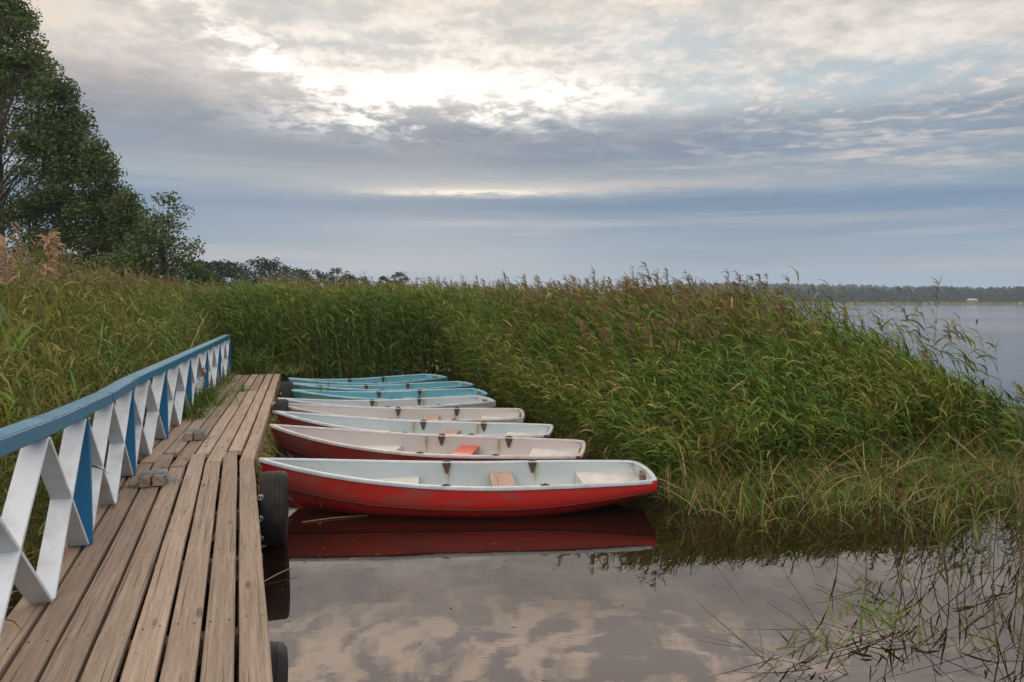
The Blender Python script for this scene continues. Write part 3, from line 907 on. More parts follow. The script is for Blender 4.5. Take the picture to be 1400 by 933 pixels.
RED = mat_hull('red_gelcoat', (0.37, 0.012, 0.008), (0.17, 0.06, 0.05))
DRED = mat_hull('dark_red_gelcoat', (0.15, 0.008, 0.008), (0.10, 0.045, 0.04))
GREYH = mat_hull('grey_gelcoat', (0.40, 0.39, 0.40), (0.30, 0.28, 0.27))
TEAL = mat_hull('teal_gelcoat', (0.012, 0.16, 0.16), (0.16, 0.30, 0.30))
LBLUE = mat_hull('pale_blue_gelcoat', (0.11, 0.33, 0.45), (0.22, 0.36, 0.42))
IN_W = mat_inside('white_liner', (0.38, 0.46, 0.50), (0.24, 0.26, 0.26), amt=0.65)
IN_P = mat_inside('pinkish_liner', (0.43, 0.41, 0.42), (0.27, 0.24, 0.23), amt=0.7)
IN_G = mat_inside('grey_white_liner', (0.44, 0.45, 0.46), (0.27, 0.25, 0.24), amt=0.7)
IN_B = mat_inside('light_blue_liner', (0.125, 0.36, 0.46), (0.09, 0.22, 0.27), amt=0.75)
RIM_W = mat_plain('white_rim', (0.47, 0.53, 0.58), 0.5, 0, (0.34, 0.41, 0.47), 8)
RIM_P = mat_plain('chalky_rim', (0.46, 0.45, 0.46), 0.5, 0, (0.34, 0.32, 0.31), 8)
RIM_B = mat_plain('pale_blue_rim', (0.30, 0.50, 0.58), 0.45, 0, (0.18, 0.36, 0.45), 8)
BEN_W = mat_plain('white_bench', (0.58, 0.58, 0.57), 0.5, 0, (0.44, 0.43, 0.42), 6)
BEN_B = mat_plain('blue_bench', (0.17, 0.38, 0.49), 0.5, 0, (0.12, 0.28, 0.37), 6)
SEAT_P = mat_wood('pink_faded_seat', (0.30, 0.20, 0.165), (0.48, 0.345, 0.29), 0.1)
SEAT_O = mat_plain('orange_red_seat', (0.50, 0.105, 0.055), 0.5, 0, (0.46, 0.09, 0.05), 9)
L_RED = mat_plain('lap_shade_red', (0.085, 0.008, 0.007), 0.6)
L_DK = mat_plain('lap_shade_dark', (0.04, 0.05, 0.05), 0.6)
BOATS = [  # bow (x, y), stern middle (x, y), colours, label
    ((-2.61, 8.24), (1.40, 8.55), dict(hull=RED, **{'in': IN_W}, rim=RIM_W, bench=BEN_W, seat=SEAT_P), 'bright red rowing boat with a white interior, nearest of the moored row'),
    ((-3.15, 10.38), (0.88, 9.86), dict(hull=DRED, **{'in': IN_P}, rim=RIM_P, bench=BEN_W, seat=SEAT_O, oar=(0.53, 0.755)), 'dark red rowing boat with pinkish grey interior and an orange seat'),
    ((-3.49, 11.77), (0.59, 11.33), dict(hull=DRED, **{'in': IN_W}, rim=RIM_W, bench=BEN_W, seat=SEAT_P, oar=(0.515, 0.745)), 'red rowing boat with bluish white interior and pale pink seat, third from the viewer'),
    ((-3.81, 12.84), (0.18, 12.99), dict(hull=GREYH, **{'in': IN_G}, rim=RIM_P, bench=BEN_W, seat=SEAT_P, oar=(0.48, 0.73)), 'chalky pinkish white rowing boat with its bow behind the brown-topped tyre'),
    ((-3.93, 13.40), (-0.45, 14.88), dict(hull=GREYH, **{'in': IN_W}, rim=RIM_W, bench=BEN_W, seat=SEAT_P, oar=(0.46, 0.70)), 'white rowing boat next to the turquoise boats with dark pad on its stern'),
    ((-4.10, 14.86), (-0.45, 16.36), dict(hull=TEAL, **{'in': IN_B}, rim=RIM_B, bench=BEN_B, seat=BEN_B, oar=(0.47, 0.70)), 'turquoise rowing boat with a dark teal hull, nearest of the three blue ones'),
    ((-4.44, 15.98), (-0.95, 17.82), dict(hull=TEAL, **{'in': IN_B}, rim=RIM_B, bench=BEN_B, seat=BEN_B, oar=(0.45, 0.70)), 'light blue rowing boat in the middle of the three blue ones'),
    ((-4.73, 16.90), (-1.80, 19.52), dict(hull=LBLUE, **{'in': IN_B}, rim=RIM_B, bench=BEN_B, seat=BEN_B, oar=(0.46, 0.70)), 'pale blue rowing boat farthest along the row against the reeds'),
]
boat_polys = []
def make_colours(src, c):
    mp = {'hull': c['hull'], 'lap_shade_line': c['hull'], 'inner_shell': c['in'], 'gunwale': c['rim'], 'stern_bench': c['bench'], 'bow_bench': c['bench'], 'thwart': c['seat']}
    return mp
for i, (bow, st, c, lab) in enumerate(BOATS):
    bow = Vector(bow); st = Vector(st)
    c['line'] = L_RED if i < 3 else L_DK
    o = make_boat(c)
    d = (st - bow); L = d.length; mid = bow + d.normalized() * (BL / 2 * [1, 1, 1, 0.98, 0.925, 0.92, 0.95, 0.95][i])
    o.location = (mid.x, mid.y, [0.0, 0.01, -0.005, -0.01, 0.0, -0.02, -0.01, 0.0][i])
    o.rotation_euler = ([0, 0.01, -0.012, 0.015, -0.01, 0.02, -0.01, 0.01][i], [0, 0.006, 0.004, 0, 0.0, 0.0, 0.0, 0.0][i], math.atan2(d.y, d.x))
    o.scale = ([1, 1, 1, 0.98, 0.925, 0.92, 0.95, 0.95][i], [1, 1, 1, 1, 0.97, 0.95, 0.95, 0.95][i], 1.0)
    tag(o, lab, 'rowing boat', 'rowing boats moored side by side along the jetty')
    boat_polys.append((mid, d.normalized()))
def in_boats(Xa, Ya, pad=0.05):
    r = np.zeros(Xa.shape, bool)
    for mid, d in boat_polys:
        lx = (Xa - mid.x) * d.x + (Ya - mid.y) * d.y; ly = -(Xa - mid.x) * d.y + (Ya - mid.y) * d.x
        hb = b_half(np.clip((lx + BL / 2) / BL, 0, 1)) + pad
        r |= (np.abs(lx) < BL / 2 + pad) & (np.abs(ly) < hb)
    return r

# ------------------------------------------------------------------ reeds
rng = np.random.default_rng(11)
WIND = math.atan2(0.12, -1.0)          # leaves stream to the left
def ribbons(P0, az, el0, droop, L, w0, roll, K, wprof, power=1.2):
    """curved leaf strips -> V (n*K*2,3), Q"""
    n = len(P0)
    k = np.linspace(0, 1, K)
    ang = el0[:, None] - droop[:, None] * ((k[:-1] + 0.5 / (K - 1)) ** power)[None]
    seg = (L / (K - 1))[:, None]
    dh = np.cos(ang) * seg; dz = np.sin(ang) * seg
    hx = np.concatenate([np.zeros((n, 1)), np.cumsum(dh, 1)], 1); hz = np.concatenate([np.zeros((n, 1)), np.cumsum(dz, 1)], 1)
    ca, sa = np.cos(az)[:, None], np.sin(az)[:, None]
    pts = np.stack([P0[:, 0:1] + hx * ca, P0[:, 1:2] + hx * sa, P0[:, 2:3] + hz], -1)
    angv = np.concatenate([ang, ang[:, -1:]], 1)
    side = np.stack([-sa * np.ones_like(hx), ca * np.ones_like(hx), np.zeros_like(hx)], -1)
    nrm = np.stack([-np.sin(angv) * ca, -np.sin(angv) * sa, np.cos(angv)], -1)
    cr, sr = np.cos(roll)[:, None, None], np.sin(roll)[:, None, None]
    wv = (side * cr + nrm * sr) * (w0[:, None] * np.asarray(wprof)[None])[..., None]
    V = np.stack([pts - wv, pts + wv], 2)             # n,K,2,3
    base = (np.arange(n) * K * 2)[:, None] + (np.arange(K - 1) * 2)[None]
    Q = np.stack([base, base + 1, base + 3, base + 2], -1).reshape(-1, 4)
    return V.reshape(-1, 3), Q
def stems(A, r0, r1):
    """A (n,K,3) centre lines -> three-sided stems"""
    n, K, _ = A.shape
    rad = np.linspace(1, 0, K)[None] * (r0 - r1)[:, None] + r1[:, None]
    V = []
    for q in range(3):
        a = 2 * PI * q / 3
        V.append(A + np.stack([np.cos(a) * rad, np.sin(a) * rad, np.zeros_like(rad)], -1))
    V = np.stack(V, 2)                                # n,K,3,3
    base = (np.arange(n) * K * 3)[:, None, None] + (np.arange(K - 1) * 3)[None, :, None] + np.arange(3)[None, None]
    nxt = (np.arange(n) * K * 3)[:, None, None] + (np.arange(K - 1) * 3)[None, :, None] + ((np.arange(3) + 1) % 3)[None, None]
    Q = np.stack([base, nxt, nxt + 3, base + 3], -1).reshape(-1, 4)
    return V.reshape(-1, 3), Q
class Bag:
    def __init__(s): s.V = []; s.Q = []; s.T = []; s.M = []; s.n = 0
    def add(s, V, Q, tone, m=0):
        s.V.append(V); s.Q.append(Q + s.n); s.T.append(np.broadcast_to(tone, (len(V),)) if np.ndim(tone) == 0 else tone); s.M.append(np.full(len(Q), m)); s.n += len(V)
    def mesh(s, name): return np_mesh(name, np.concatenate(s.V), np.concatenate(s.Q), np.concatenate(s.T), np.concatenate(s.M))
LP5 = [0.55, 1.0, 0.85, 0.5, 0.04]
def add_reeds(bag, P, H, lean, tone, nl, rng, leafL=0.42, leafW=0.011, plume=None, spread=0.55, tmin=0.16, wind=WIND, K=5):
    n = len(P)
    wd = np.array([math.cos(wind), math.sin(wind)])
    jx = rng.normal(0, 0.05, (n, 2))
    def at(t):      # t (n,m)
        b = lean[:, None] * t ** 2
        return np.stack([P[:, 0:1] + H[:, None] * (b * wd[0] + jx[:, :1] * t), P[:, 1:2] + H[:, None] * (b * wd[1] + jx[:, 1:] * t), P[:, 2:3] + H[:, None] * t * (1 - 0.25 * lean[:, None] * t)], -1)
    A = at(np.broadcast_to(np.linspace(0, 1, 6), (n, 6)))
    V, Q = stems(A, rng.uniform(0.0035, 0.0055, n), np.full(n, 0.0015))
    tt = np.clip(np.repeat(tone * 0.55 + 0.10, 18), 0, 1)
    bag.add(V, Q, tt)
    j = np.arange(nl)[None]
    t = np.clip(tmin + (1 - tmin) * (j + rng.uniform(0, 1, (n, nl))) / nl, 0, 0.995)
    B = at(t).reshape(-1, 3); tf = t.reshape(-1)
    m = len(B)
    az = wind + rng.normal(0, spread, m)
    rnd = rng.random(m) < 0.14
    az[rnd] = rng.uniform(0, 2 * PI, rnd.sum())
    el0 = R(1) * rng.normal(56, 15, m); droop = R(1) * rng.normal(78, 30, m)
    L = leafL * rng.uniform(0.65, 1.25, m) * (1.08 - 0.45 * np.abs(tf - 0.62))
    W = leafW * rng.uniform(0.6, 1.25, m)
    V, Q = ribbons(B, az, el0, droop, L, W, rng.normal(0.2, 0.75, m), K, LP5 if K == 5 else [0.5, 0.95, 1.0, 0.85, 0.6, 0.3, 0.03])
    lt = np.repeat(tone, nl) + rng.normal(0, 0.085, m) - 0.10 * np.clip(0.40 - tf, 0, 1) * 4 * rng.random(m) - 0.10 * smooth(0.8, 1.0, tf)
    sp = rng.random(m)
    lt = np.clip(lt, 0.05, 0.86)
    lt[sp < 0.012] = 0.98; lt[(sp > 0.02) & (sp < 0.052)] = 0.08; lt[(sp > 0.90)] = 0.91
    bag.add(V, Q, np.repeat(lt, K * 2))
    if plume is not None and plume.any():
        idx = np.where(plume)[0]; nb = 22
        q = len(idx)
        tt = 0.90 + 0.12 * rng.random((n, nb))
        C = at(tt)[idx].reshape(-1, 3)
        mm = len(C)
        V, Q = ribbons(C, wind + rng.normal(0, 0.75, mm), R(1) * rng.normal(68, 14, mm), R(1) * rng.normal(85, 22, mm), rng.uniform(0.07, 0.17, mm), rng.uniform(0.004, 0.009, mm), rng.uniform(0, 3, mm), 4, [0.4, 1.0, 0.8, 0.25])
        bag.add(V, Q, np.repeat(rng.random(mm), 8), 1)
def patchy(x, y):
    return 0.5 + 0.22 * np.sin(x * 1.9 + 0.7 * y) + 0.18 * np.sin(x * 0.83 - y * 1.37 + 1.3) + 0.14 * np.sin(x * 4.1 + y * 2.9)
FX = [-8.0, -6.5, -5.3, -4.0, -2.6, -1.5, -0.9, -0.45, 0.0, 0.42, 0.8, 1.1, 1.32, 1.6, 2.0, 2.6, 3.1, 4.0, 5.1, 6.4, 7.2]
FY = [19.0, 19.0, 19.1, 19.9, 20.8, 20.6, 18.7, 16.8, 15.1, 13.8, 12.4, 11.1, 9.9, 8.6, 8.15, 8.15, 8.4, 8.75, 9.25, 9.85, 10.3]
def front(x): return np.interp(x, FX, FY)
def right_edge(y): return np.interp(y, [8.0, 9.0, 10.5, 12, 16, 22, 30], [7.6, 7.5, 7.3, 6.75, 6.35, 6.8, 7.8])
def bed_height(x, y):
    e = y - front(x)
    sl = np.interp(x, [-7, -2, -1, 0.5, 2, 4, 7], [1.2, 1.1, 0.65, 0.38, 0.36, 0.345, 0.33])
    h0 = np.interp(x, [-7, -2, -0.8, 0.5, 2, 4, 6], [1.9, 1.9, 1.35, 0.85, 0.28, 0.50, 0.85])
    return np.minimum(np.interp(x, [-3, 1], [2.50, 2.34]), h0 + sl * np.maximum(e, 0))
# --- bed on the right and behind the boats
bag = Bag()
def scatter(n, x0, x1, y0, y1): return rng.uniform(x0, x1, n), rng.uniform(y0, y1, n)
cx, cy = scatter(40000, -7.6, 7.9, 8.0, 31.0)
e = cy - front(cx)
dens = np.where(e < 3.2, 1.0, np.where(e < 7.5, 0.50, 0.22))
keep = (e > np.interp(cx, [0.8, 1.6, 2.4], [0.0, 0.35, 0.75]) * (0.7 + 0.6 * patchy(cx * 2, cy * 0.3))) & (e < 14) & (cx < right_edge(cy)) & (rng.random(len(cx)) < dens) & ~in_boats(cx, cy, 0.03)
keep &= (cx / np.maximum(cy, 1) > -0.62)
cx, cy, e = cx[keep], cy[keep], e[keep]
Hh = bed_height(cx, cy) * rng.normal(1.0, 0.06, len(cx))
edge_r = right_edge(cy) - cx
Hh *= 0.70 + 0.30 * smooth(0, 1.5, edge_r)
P = np.stack([cx, cy, np.full(len(cx), -0.03)], -1)
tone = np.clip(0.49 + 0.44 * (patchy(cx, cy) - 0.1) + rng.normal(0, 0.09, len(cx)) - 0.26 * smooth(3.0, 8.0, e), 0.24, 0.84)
lean = np.clip(rng.normal(0.11, 0.08, len(cx)), -0.05, 0.5) + 0.03 * smooth(-1, 2, cx)
lean += np.where((e < 1.6) & (cx > -1.2) & (cx < 2.5), 0.14, 0.0)
pl = (rng.random(len(cx)) < np.interp(cx, [-2, 3.5, 5.5], [0.36, 0.26, 0.10])) & (e > 3.4)
Hh = np.where(pl, Hh * rng.uniform(1.0, 1.09, len(cx)), Hh)
near = e < 4.5
add_reeds(bag, P[near], Hh[near], lean[near], tone[near], 21, rng, plume=pl[near], leafL=0.28, leafW=0.0092, spread=0.85)
add_reeds(bag, P[~near], Hh[~near], lean[~near], tone[~near], 13, rng, plume=pl[~near], leafL=0.30, leafW=0.0105, spread=0.8, tmin=0.35)
print('reeds right', len(cx))
# thin outliers at the lake edge on the right
m_ = 70
oy = rng.uniform(9.9, 15.5, m_); ox = right_edge(oy) + rng.normal(-0.1, 0.35, m_)
add_reeds(bag, np.stack([ox, oy, np.zeros(m_)], -1), np.interp(oy, [9.2, 11, 13, 16], [1.1, 1.65, 2.05, 2.3]) * rng.normal(1.0, 0.10, m_), rng.uniform(0.05, 0.2, m_), rng.uniform(0.5, 0.75, m_), 10, rng, plume=rng.random(m_) < 0.12, tmin=0.4, leafL=0.30)
m_ = 110
ox = rng.uniform(6.1, 8.3, m_); oy = front(ox) + rng.uniform(-0.3, 0.9, m_)
add_reeds(bag, np.stack([ox, oy, np.zeros(m_)], -1), rng.uniform(0.55, 1.05, m_), rng.uniform(0.0, 0.25, m_), rng.uniform(0.5, 0.8, m_), 8, rng, tmin=0.3, leafL=0.26)
reeds = link('reed_bed', bag.mesh('reed_bed'), [M_REED, M_PLUME])
tag(reeds, 'dense green reed bed bent left by the wind behind the boats', 'reeds', kind='stuff')

# --- tall reeds and weeds on the bank behind the railing
bag = Bag()
cx, cy = scatter(22000, -17.0, -2.2, 1.5, 24.0)
rx = rail_x(np.minimum(cy, 19.0))
e = rx - 0.22 - cx
vis = cx / np.maximum(cy, 0.5) > -0.80
dens = np.where(e < 1.6, 1.0, np.where(e < 4.0, 0.55, 0.22))
keep = (e > 0) & vis & (rng.random(len(cx)) < dens) & ~((cy > 19.0) & (cx > -6.4))
cx, cy, e = cx[keep], cy[keep], e[keep]
gz = land_z(cx, cy)
Hh = (np.interp(e, [0, 0.5, 1.2, 2.5], [1.25, 1.75, 2.2, 2.35])) * rng.normal(1.0, 0.09, len(cx))
Hh = np.minimum(Hh, 2.90 - 0.30 * smooth(7, 17, cy) - gz + rng.normal(0, 0.08, len(cx)))
tone = np.clip(0.33 + 0.44 * patchy(cx * 0.9 + 4, cy) + rng.normal(0, 0.13, len(cx)), 0.06, 0.82)
lean = np.clip(rng.normal(0.10, 0.10, len(cx)), -0.15, 0.45)
pl = (rng.random(len(cx)) < 0.22) & (e > 0.8)
add_reeds(bag, np.stack([cx, cy, gz], -1), Hh, lean, tone, 19, rng, plume=pl, leafL=0.25, leafW=0.0068, spread=1.25, tmin=0.10)
print('reeds left', len(cx))
# dead canes leaning through them
m_ = 260
yy = rng.uniform(4.2, 18, m_); xx = rail_x(yy) - rng.uniform(0.25, 3.0, m_)
zz = land_z(xx, yy)
az = rng.normal(2.9, 0.7, m_)
V, Q = ribbons(np.stack([xx, yy, zz + 0.1], -1), az, R(1) * rng.uniform(62, 88, m_), R(1) * rng.uniform(5, 60, m_), rng.uniform(1.2, 2.2, m_), rng.uniform(0.003, 0.006, m_), rng.uniform(0, 3, m_), 6, [1, 1, 0.9, 0.8, 0.6, 0.3])
bag.add(V, Q, np.repeat(rng.uniform(0.0, 0.2, m_), 12))
lreeds = link('bank_reeds', bag.mesh('bank_reeds'), [M_REED, M_PLUME])
tag(lreeds, 'mixed green and brown reeds and weeds on the bank behind the railing', 'reeds', kind='stuff')

# --- tangled dry sedge along the waterline in front of the reeds
bag = Bag()
cx, cy = scatter(44000, 0.3, 8.5, 5.6, 13.5)
e = cy - front(cx)
d = np.where(e > -0.10, 1.0, np.exp((e + 0.10) / np.interp(cx, [1, 3, 5, 7], [0.16, 0.30, 0.50, 0.85])))
cl = 0.30 + 0.9 * (patchy(cx * 1.6, cy * 1.6) > 0.5)
keep = (e < 1.7) & (e > -2.6) & (rng.random(len(cx)) < d * np.where(e < 0, cl, 0.55 + 0.45 * cl)) & ~in_boats(cx, cy, 0.02)
cx, cy, e = cx[keep], cy[keep], e[keep]
m_ = len(cx)
L = rng.uniform(0.30, 0.95, m_) * np.interp(e, [-2.5, -0.6, 0.2, 1.0, 1.6], [0.42, 0.5, 0.62, 0.82, 1.0])
brown = patchy(cx * 1.3 + 2, cy * 2.1) 
tone = np.where(rng.random(m_) < 0.28 + 0.5 * (brown - 0.4), rng.uniform(0.0, 0.30, m_), rng.uniform(0.42, 0.84, m_))
V, Q = ribbons(np.stack([cx, cy, np.full(m_, -0.02)], -1), rng.uniform(0, 2 * PI, m_), R(1) * rng.uniform(48, 92, m_), R(1) * rng.uniform(5, 120, m_), L, rng.uniform(0.0018, 0.0052, m_), rng.uniform(0, 3, m_), 7, [0.8, 1, 1, 0.9, 0.7, 0.4, 0.05])
bag.add(V, Q, np.repeat(tone, 14))
# long broken canes lying through it
m2 = 230
px_ = rng.uniform(1.5, 7.0, m2); py_ = front(px_) + rng.uniform(-0.35, 1.5, m2)
V, Q = ribbons(np.stack([px_, py_, rng.uniform(0, 0.3, m2)], -1), rng.uniform(0, 2 * PI, m2), R(1) * rng.uniform(5, 75, m2), R(1) * rng.uniform(0, 70, m2), rng.uniform(0.4, 0.95, m2), rng.uniform(0.0025, 0.0045, m2), rng.uniform(0, 3, m2), 7, [1, 1, 1, .9, .8, .6, .4])
bag.add(V, Q, np.repeat(rng.uniform(0.0, 0.22, m2), 14))
sedge = link('sedge_fringe', bag.mesh('sedge_fringe'), [M_REED])
tag(sedge, 'tangled dry and green sedge growing out of the water before the reeds', 'sedge', kind='stuff')
print('sedge', m_)

# grass at the far end of the jetty, roots hanging from its edge, litter on the bank
bag = Bag()
m_ = 900
yy = rng.uniform(11.0, 18.6, m_); xx = rail_x(yy) + rng.normal(0.02, 0.10, m_) + 0.10 * (rng.random(m_) < 0.3)
m2 = 500
yy = np.concatenate([yy, rng.uniform(18.3, 19.3, m2)]); xx = np.concatenate([xx, rng.uniform(-6.4, -5.0, m2)])
n_ = len(xx)
V, Q = ribbons(np.stack([xx, yy, np.full(n_, 0.46)], -1), rng.uniform(0, 2 * PI, n_), R(1) * rng.uniform(50, 90, n_), R(1) * rng.uniform(20, 120, n_), rng.uniform(0.12, 0.42, n_), rng.uniform(0.002, 0.006, n_), rng.uniform(0, 3, n_), 5, LP5)
bag.add(V, Q, np.repeat(np.where(rng.random(n_) < 0.3, rng.uniform(0.05, 0.3, n_), rng.uniform(0.5, 0.92, n_)), 10))
dg = link('verge_grass', bag.mesh('verge_grass'), [M_REED])
tag(dg, 'grass and weeds growing through the railing side of the jetty', 'grass', kind='stuff')
bag = Bag()
m_ = 420
yy = rng.uniform(7.4, 13.5, m_); xx = edge_x(yy) + rng.uniform(0.0, 0.06, m_)
V, Q = ribbons(np.stack([xx, yy, rng.uniform(0.36, 0.47, m_)], -1), rng.uniform(-1.2, 0.9, m_), R(1) * rng.uniform(-70, 10, m_), R(1) * rng.uniform(20, 80, m_), rng.uniform(0.12, 0.42, m_), rng.uniform(0.0015, 0.004, m_), rng.uniform(0, 3, m_), 5, [1, 1, 0.8, 0.6, 0.3])
bag.add(V, Q, np.repeat(rng.uniform(0.0, 0.4, m_), 10))
hr = link('hanging_dry_grass', bag.mesh('hanging_dry_grass'), [M_REED])
tag(hr, 'dry grass and roots hanging from the jetty edge above the bows', 'grass', kind='stuff')
bag = Bag(); m_ = 3500
yy = rng.uniform(2.5, 12, m_); xx = rail_x(yy) - rng.uniform(-0.05, 1.2, m_)
V, Q = ribbons(np.stack([xx, yy, land_z(xx, yy) + 0.02], -1), rng.uniform(0, 6.3, m_), R(1) * rng.uniform(-5, 25, m_), R(1) * rng.uniform(0, 40, m_), rng.uniform(0.08, 0.35, m_), rng.uniform(0.003, 0.010, m_), rng.uniform(0, 3, m_), 4, [0.5, 1, 0.8, 0.2])
bag.add(V, Q, np.repeat(rng.uniform(0.0, 0.35, m_), 8))
lt_ = link('leaf_litter', bag.mesh('leaf_litter'), [M_REED])
tag(lt_, 'brown dead stalks littering the bank under the railing', 'litter', kind='stuff')

# ------------------------------------------------------------------ single reeds one can tell apart
def reed_thing(loc, H, lean, tone, nl, leafL, leafW, plume, wind, rngs, el=None, spread=0.9, mat=None, stiff=1.0):
    mat = mat or M_REED
    root = empty('reed_stem', loc)
    wd = (math.cos(wind), math.sin(wind))
    bm = bmesh.new(); pts = []
    def at(t):
        return Vector((H * lean * t * t * wd[0], H * lean * t * t * wd[1], H * t * (1 - 0.3 * min(1.5, lean) * t)))
    pts = [at(t) for t in np.linspace(-0.04, 1, 9)]
    add_tube(bm, pts, 0.0042, 0.0016, n=5)
    me = bpy.data.meshes.new('stem'); bm.to_mesh(me); bm.free()
    a = me.attributes.new('tone', 'FLOAT', 'POINT'); a.data.foreach_set('value', [tone * 0.6 + 0.08] * len(me.vertices))
    link('stem', me, mat, root, True)
    for j in range(nl):
        t = 0.25 + 0.74 * (j + rngs.uniform(0, 1)) / nl
        V, Q = ribbons(np.array([at(t)]), np.array([wind + rngs.normal(0, spread)]), np.array([R(rngs.uniform(25, 75))]), np.array([R(rngs.uniform(20, 100) * stiff)]),
                       np.array([leafL * rngs.uniform(0.6, 1.2)]), np.array([leafW]), np.array([rngs.normal(0.2, 0.6)]), 7, [0.5, 0.95, 1.0, 0.85, 0.6, 0.3, 0.03])
        tl = float(np.clip(tone + rngs.normal(0, 0.12), 0, 0.95))
        link('leaf', np_mesh('leaf', V, Q, np.full(len(V), tl)), mat, root, True)
    if plume:
        nb = 120
        C = np.array([at(t) for t in rngs.uniform(0.90, 1.03, nb)]) + rngs.normal(0, 0.008, (nb, 3))
        V, Q = ribbons(C, wind + rngs.normal(0, 1.0, nb), R(1) * rngs.normal(60, 20, nb), R(1) * rngs.normal(80, 30, nb), rngs.uniform(0.05, 0.12, nb), rngs.uniform(0.004, 0.009, nb), rngs.uniform(0, 3, nb), 4, [0.4, 1.0, 0.9, 0.3])
        link('plume', np_mesh('plume', V, Q, rngs.uniform(0.3, 1, len(V))), M_PLUME_TAN, root)
    return root
rg = np.random.default_rng(5)
for (x, y, H, ln, wd, lab) in [(-3.42, 5.55, 2.20, 0.05, 2.6, 'tall reed with a fluffy tan plume, left of two at the picture edge'),
                               (-3.30, 5.62, 2.28, 0.03, 0.4, 'tall reed with an upright tan plume rising above the bank weeds'),
                               (-3.56, 5.75, 2.10, 0.10, 2.9, 'reed with a drooping tan plume cut by the picture edge')]:
    o = reed_thing((x, y, float(land_z(np.array(x), np.array(y)))), H, ln, 0.62, 9, 0.45, 0.013, True, wd, rg)
    tag(o, lab, 'reed', 'plumed reeds on the bank')
# stems standing in the shallow water, lower right
k = 0
protos = []
for i in range(9):
    o = reed_thing((0, 0, 0), rg.uniform(0.35, 0.95), rg.uniform(0.0, 0.35), rg.choice([0.05, 0.35, 0.72, 0.8]), int(rg.integers(3, 6)), 0.24, 0.0075, False, rg.uniform(0, 6.28), rg, spread=1.3, mat=M_WET_BACKLIT, stiff=0.25)
    protos.append(o)
used = set()
for i in range(60):
    while True:
        y = rg.uniform(4.1, 7.9); x = rg.uniform(2.6, 6.0)
        fr = x / y
        dens = np.clip((fr - 0.36) / 0.20, 0.03, 1) * (0.35 + 0.65 * smooth(4.0, 6.5, y))
        if fr < 0.70 and rg.random() < dens: break
    j = i % 9
    o = protos[j] if j not in used else copy_tree(protos[j])
    used.add(j)
    o.location = (x, y, 0); o.rotation_euler = (rg.normal(0, 0.36), rg.normal(0, 0.36), rg.uniform(0, 6.28))
    sc_ = rg.uniform(0.7, 1.15); o.scale = (sc_, sc_, sc_)
    tag(o, 'thin reed stem standing in the shallow water at the lower right', 'reed', 'reed stems standing in the shallow water')
# fallen, tangled clumps lying on the water
def fallen(name, loc, n, spread, seed, lab, size=0.6, green=0.6):
    r = np.random.default_rng(seed)
    root = empty(name, loc)
    bag = Bag()
    P = np.stack([r.normal(0, spread, n), r.normal(0, spread * 0.7, n), np.full(n, -0.015)], -1)
    V, Q = ribbons(P, np.where(r.random(n) < 0.6, r.normal(2.7, 0.5, n), r.uniform(0, 6.3, n)), R(1) * r.uniform(4, 42, n), R(1) * r.uniform(-4, 22, n), r.uniform(0.25, 0.85, n) * size, r.uniform(0.0014, 0.0030, n), r.uniform(0, 3, n), 7, [1, 1, 1, .9, .8, .6, .3])
    bag.add(V, Q, np.repeat(r.uniform(0.05, 0.55, n), 14))
    link('stems', bag.mesh('stems'), M_WET_BACKLIT, root)
    bag = Bag(); m = int(n * 2.0)
    P = np.stack([r.normal(0.02, spread * 0.8, m), r.normal(0.05, spread * 0.55, m), r.uniform(0.0, 0.16, m) * size], -1)
    V, Q = ribbons(P, r.normal(1.0, 1.1, m), R(1) * r.uniform(5, 70, m), R(1) * r.uniform(0, 30, m), r.uniform(0.08, 0.26, m) * size, r.uniform(0.005, 0.010, m), r.normal(0, .5, m), 5, LP5)
    bag.add(V, Q, np.repeat(np.where(r.random(m) < green, r.uniform(0.78, 1.0, m), r.uniform(0.05, 0.5, m)), 10))
    link('leaves', bag.mesh('leaves'), M_WET_BACKLIT, root)
    tag(root, lab, 'reed clump')
    return root
fallen('fallen_reed_clump', (2.34, 5.05, 0), 26, 0.20, 21, 'fallen reed clump with green leaves sprawling on the open water', 0.95, 0.8)
fallen('fallen_reed_clump', (1.75, 4.72, 0), 14, 0.16, 22, 'sparse bent reed stalks lying left of the big fallen clump', 0.9, 0.3)
fallen('fallen_reed_clump', (2.62, 5.85, 0), 12, 0.09, 23, 'small floating wisp of reed above the big fallen clump', 0.5, 0.4)
fallen('fallen_reed_clump', (3.10, 4.90, 0), 12, 0.24, 24, 'tangled dry reed stalks in the water at the right picture edge', 1.1, 0.35)
# weeds coming up through the planks
def weed(loc, n, h, seed, lab, spread=0.05):
    r = np.random.default_rng(seed)
    bag = Bag()
    P = np.stack([r.normal(0, spread, n), r.normal(0, spread, n), np.full(n, -0.02)], -1)
    V, Q = ribbons(P, r.uniform(0, 6.3, n), R(1) * r.uniform(45, 88, n), R(1) * r.uniform(20, 110, n), r.uniform(0.5, 1.1, n) * h, r.uniform(0.004, 0.008, n), r.normal(0, .7, n), 5, LP5)
    bag.add(V, Q, np.repeat(r.uniform(0.55, 0.93, n), 10))
    o = link('weed_tuft', bag.mesh('weed_tuft'), M_REED); o.location = loc
    return tag(o, lab, 'weed')
weed((-4.92, 14.6, DZ), 26, 0.30, 31, 'small green tuft growing between planks in mid jetty', 0.03)
weed((-4.62, 15.9, DZ), 10, 0.22, 32, 'tiny sprig between the planks near the far end', 0.03)
weed((-4.93, 12.6, DZ), 260, 0.62, 33, 'bushy green weed clump at the foot of the far railing', 0.17)
weed((-4.55, 11.3, DZ), 110, 0.5, 34, 'ragged reddish green weeds beside the railing before the bushy clump', 0.16)
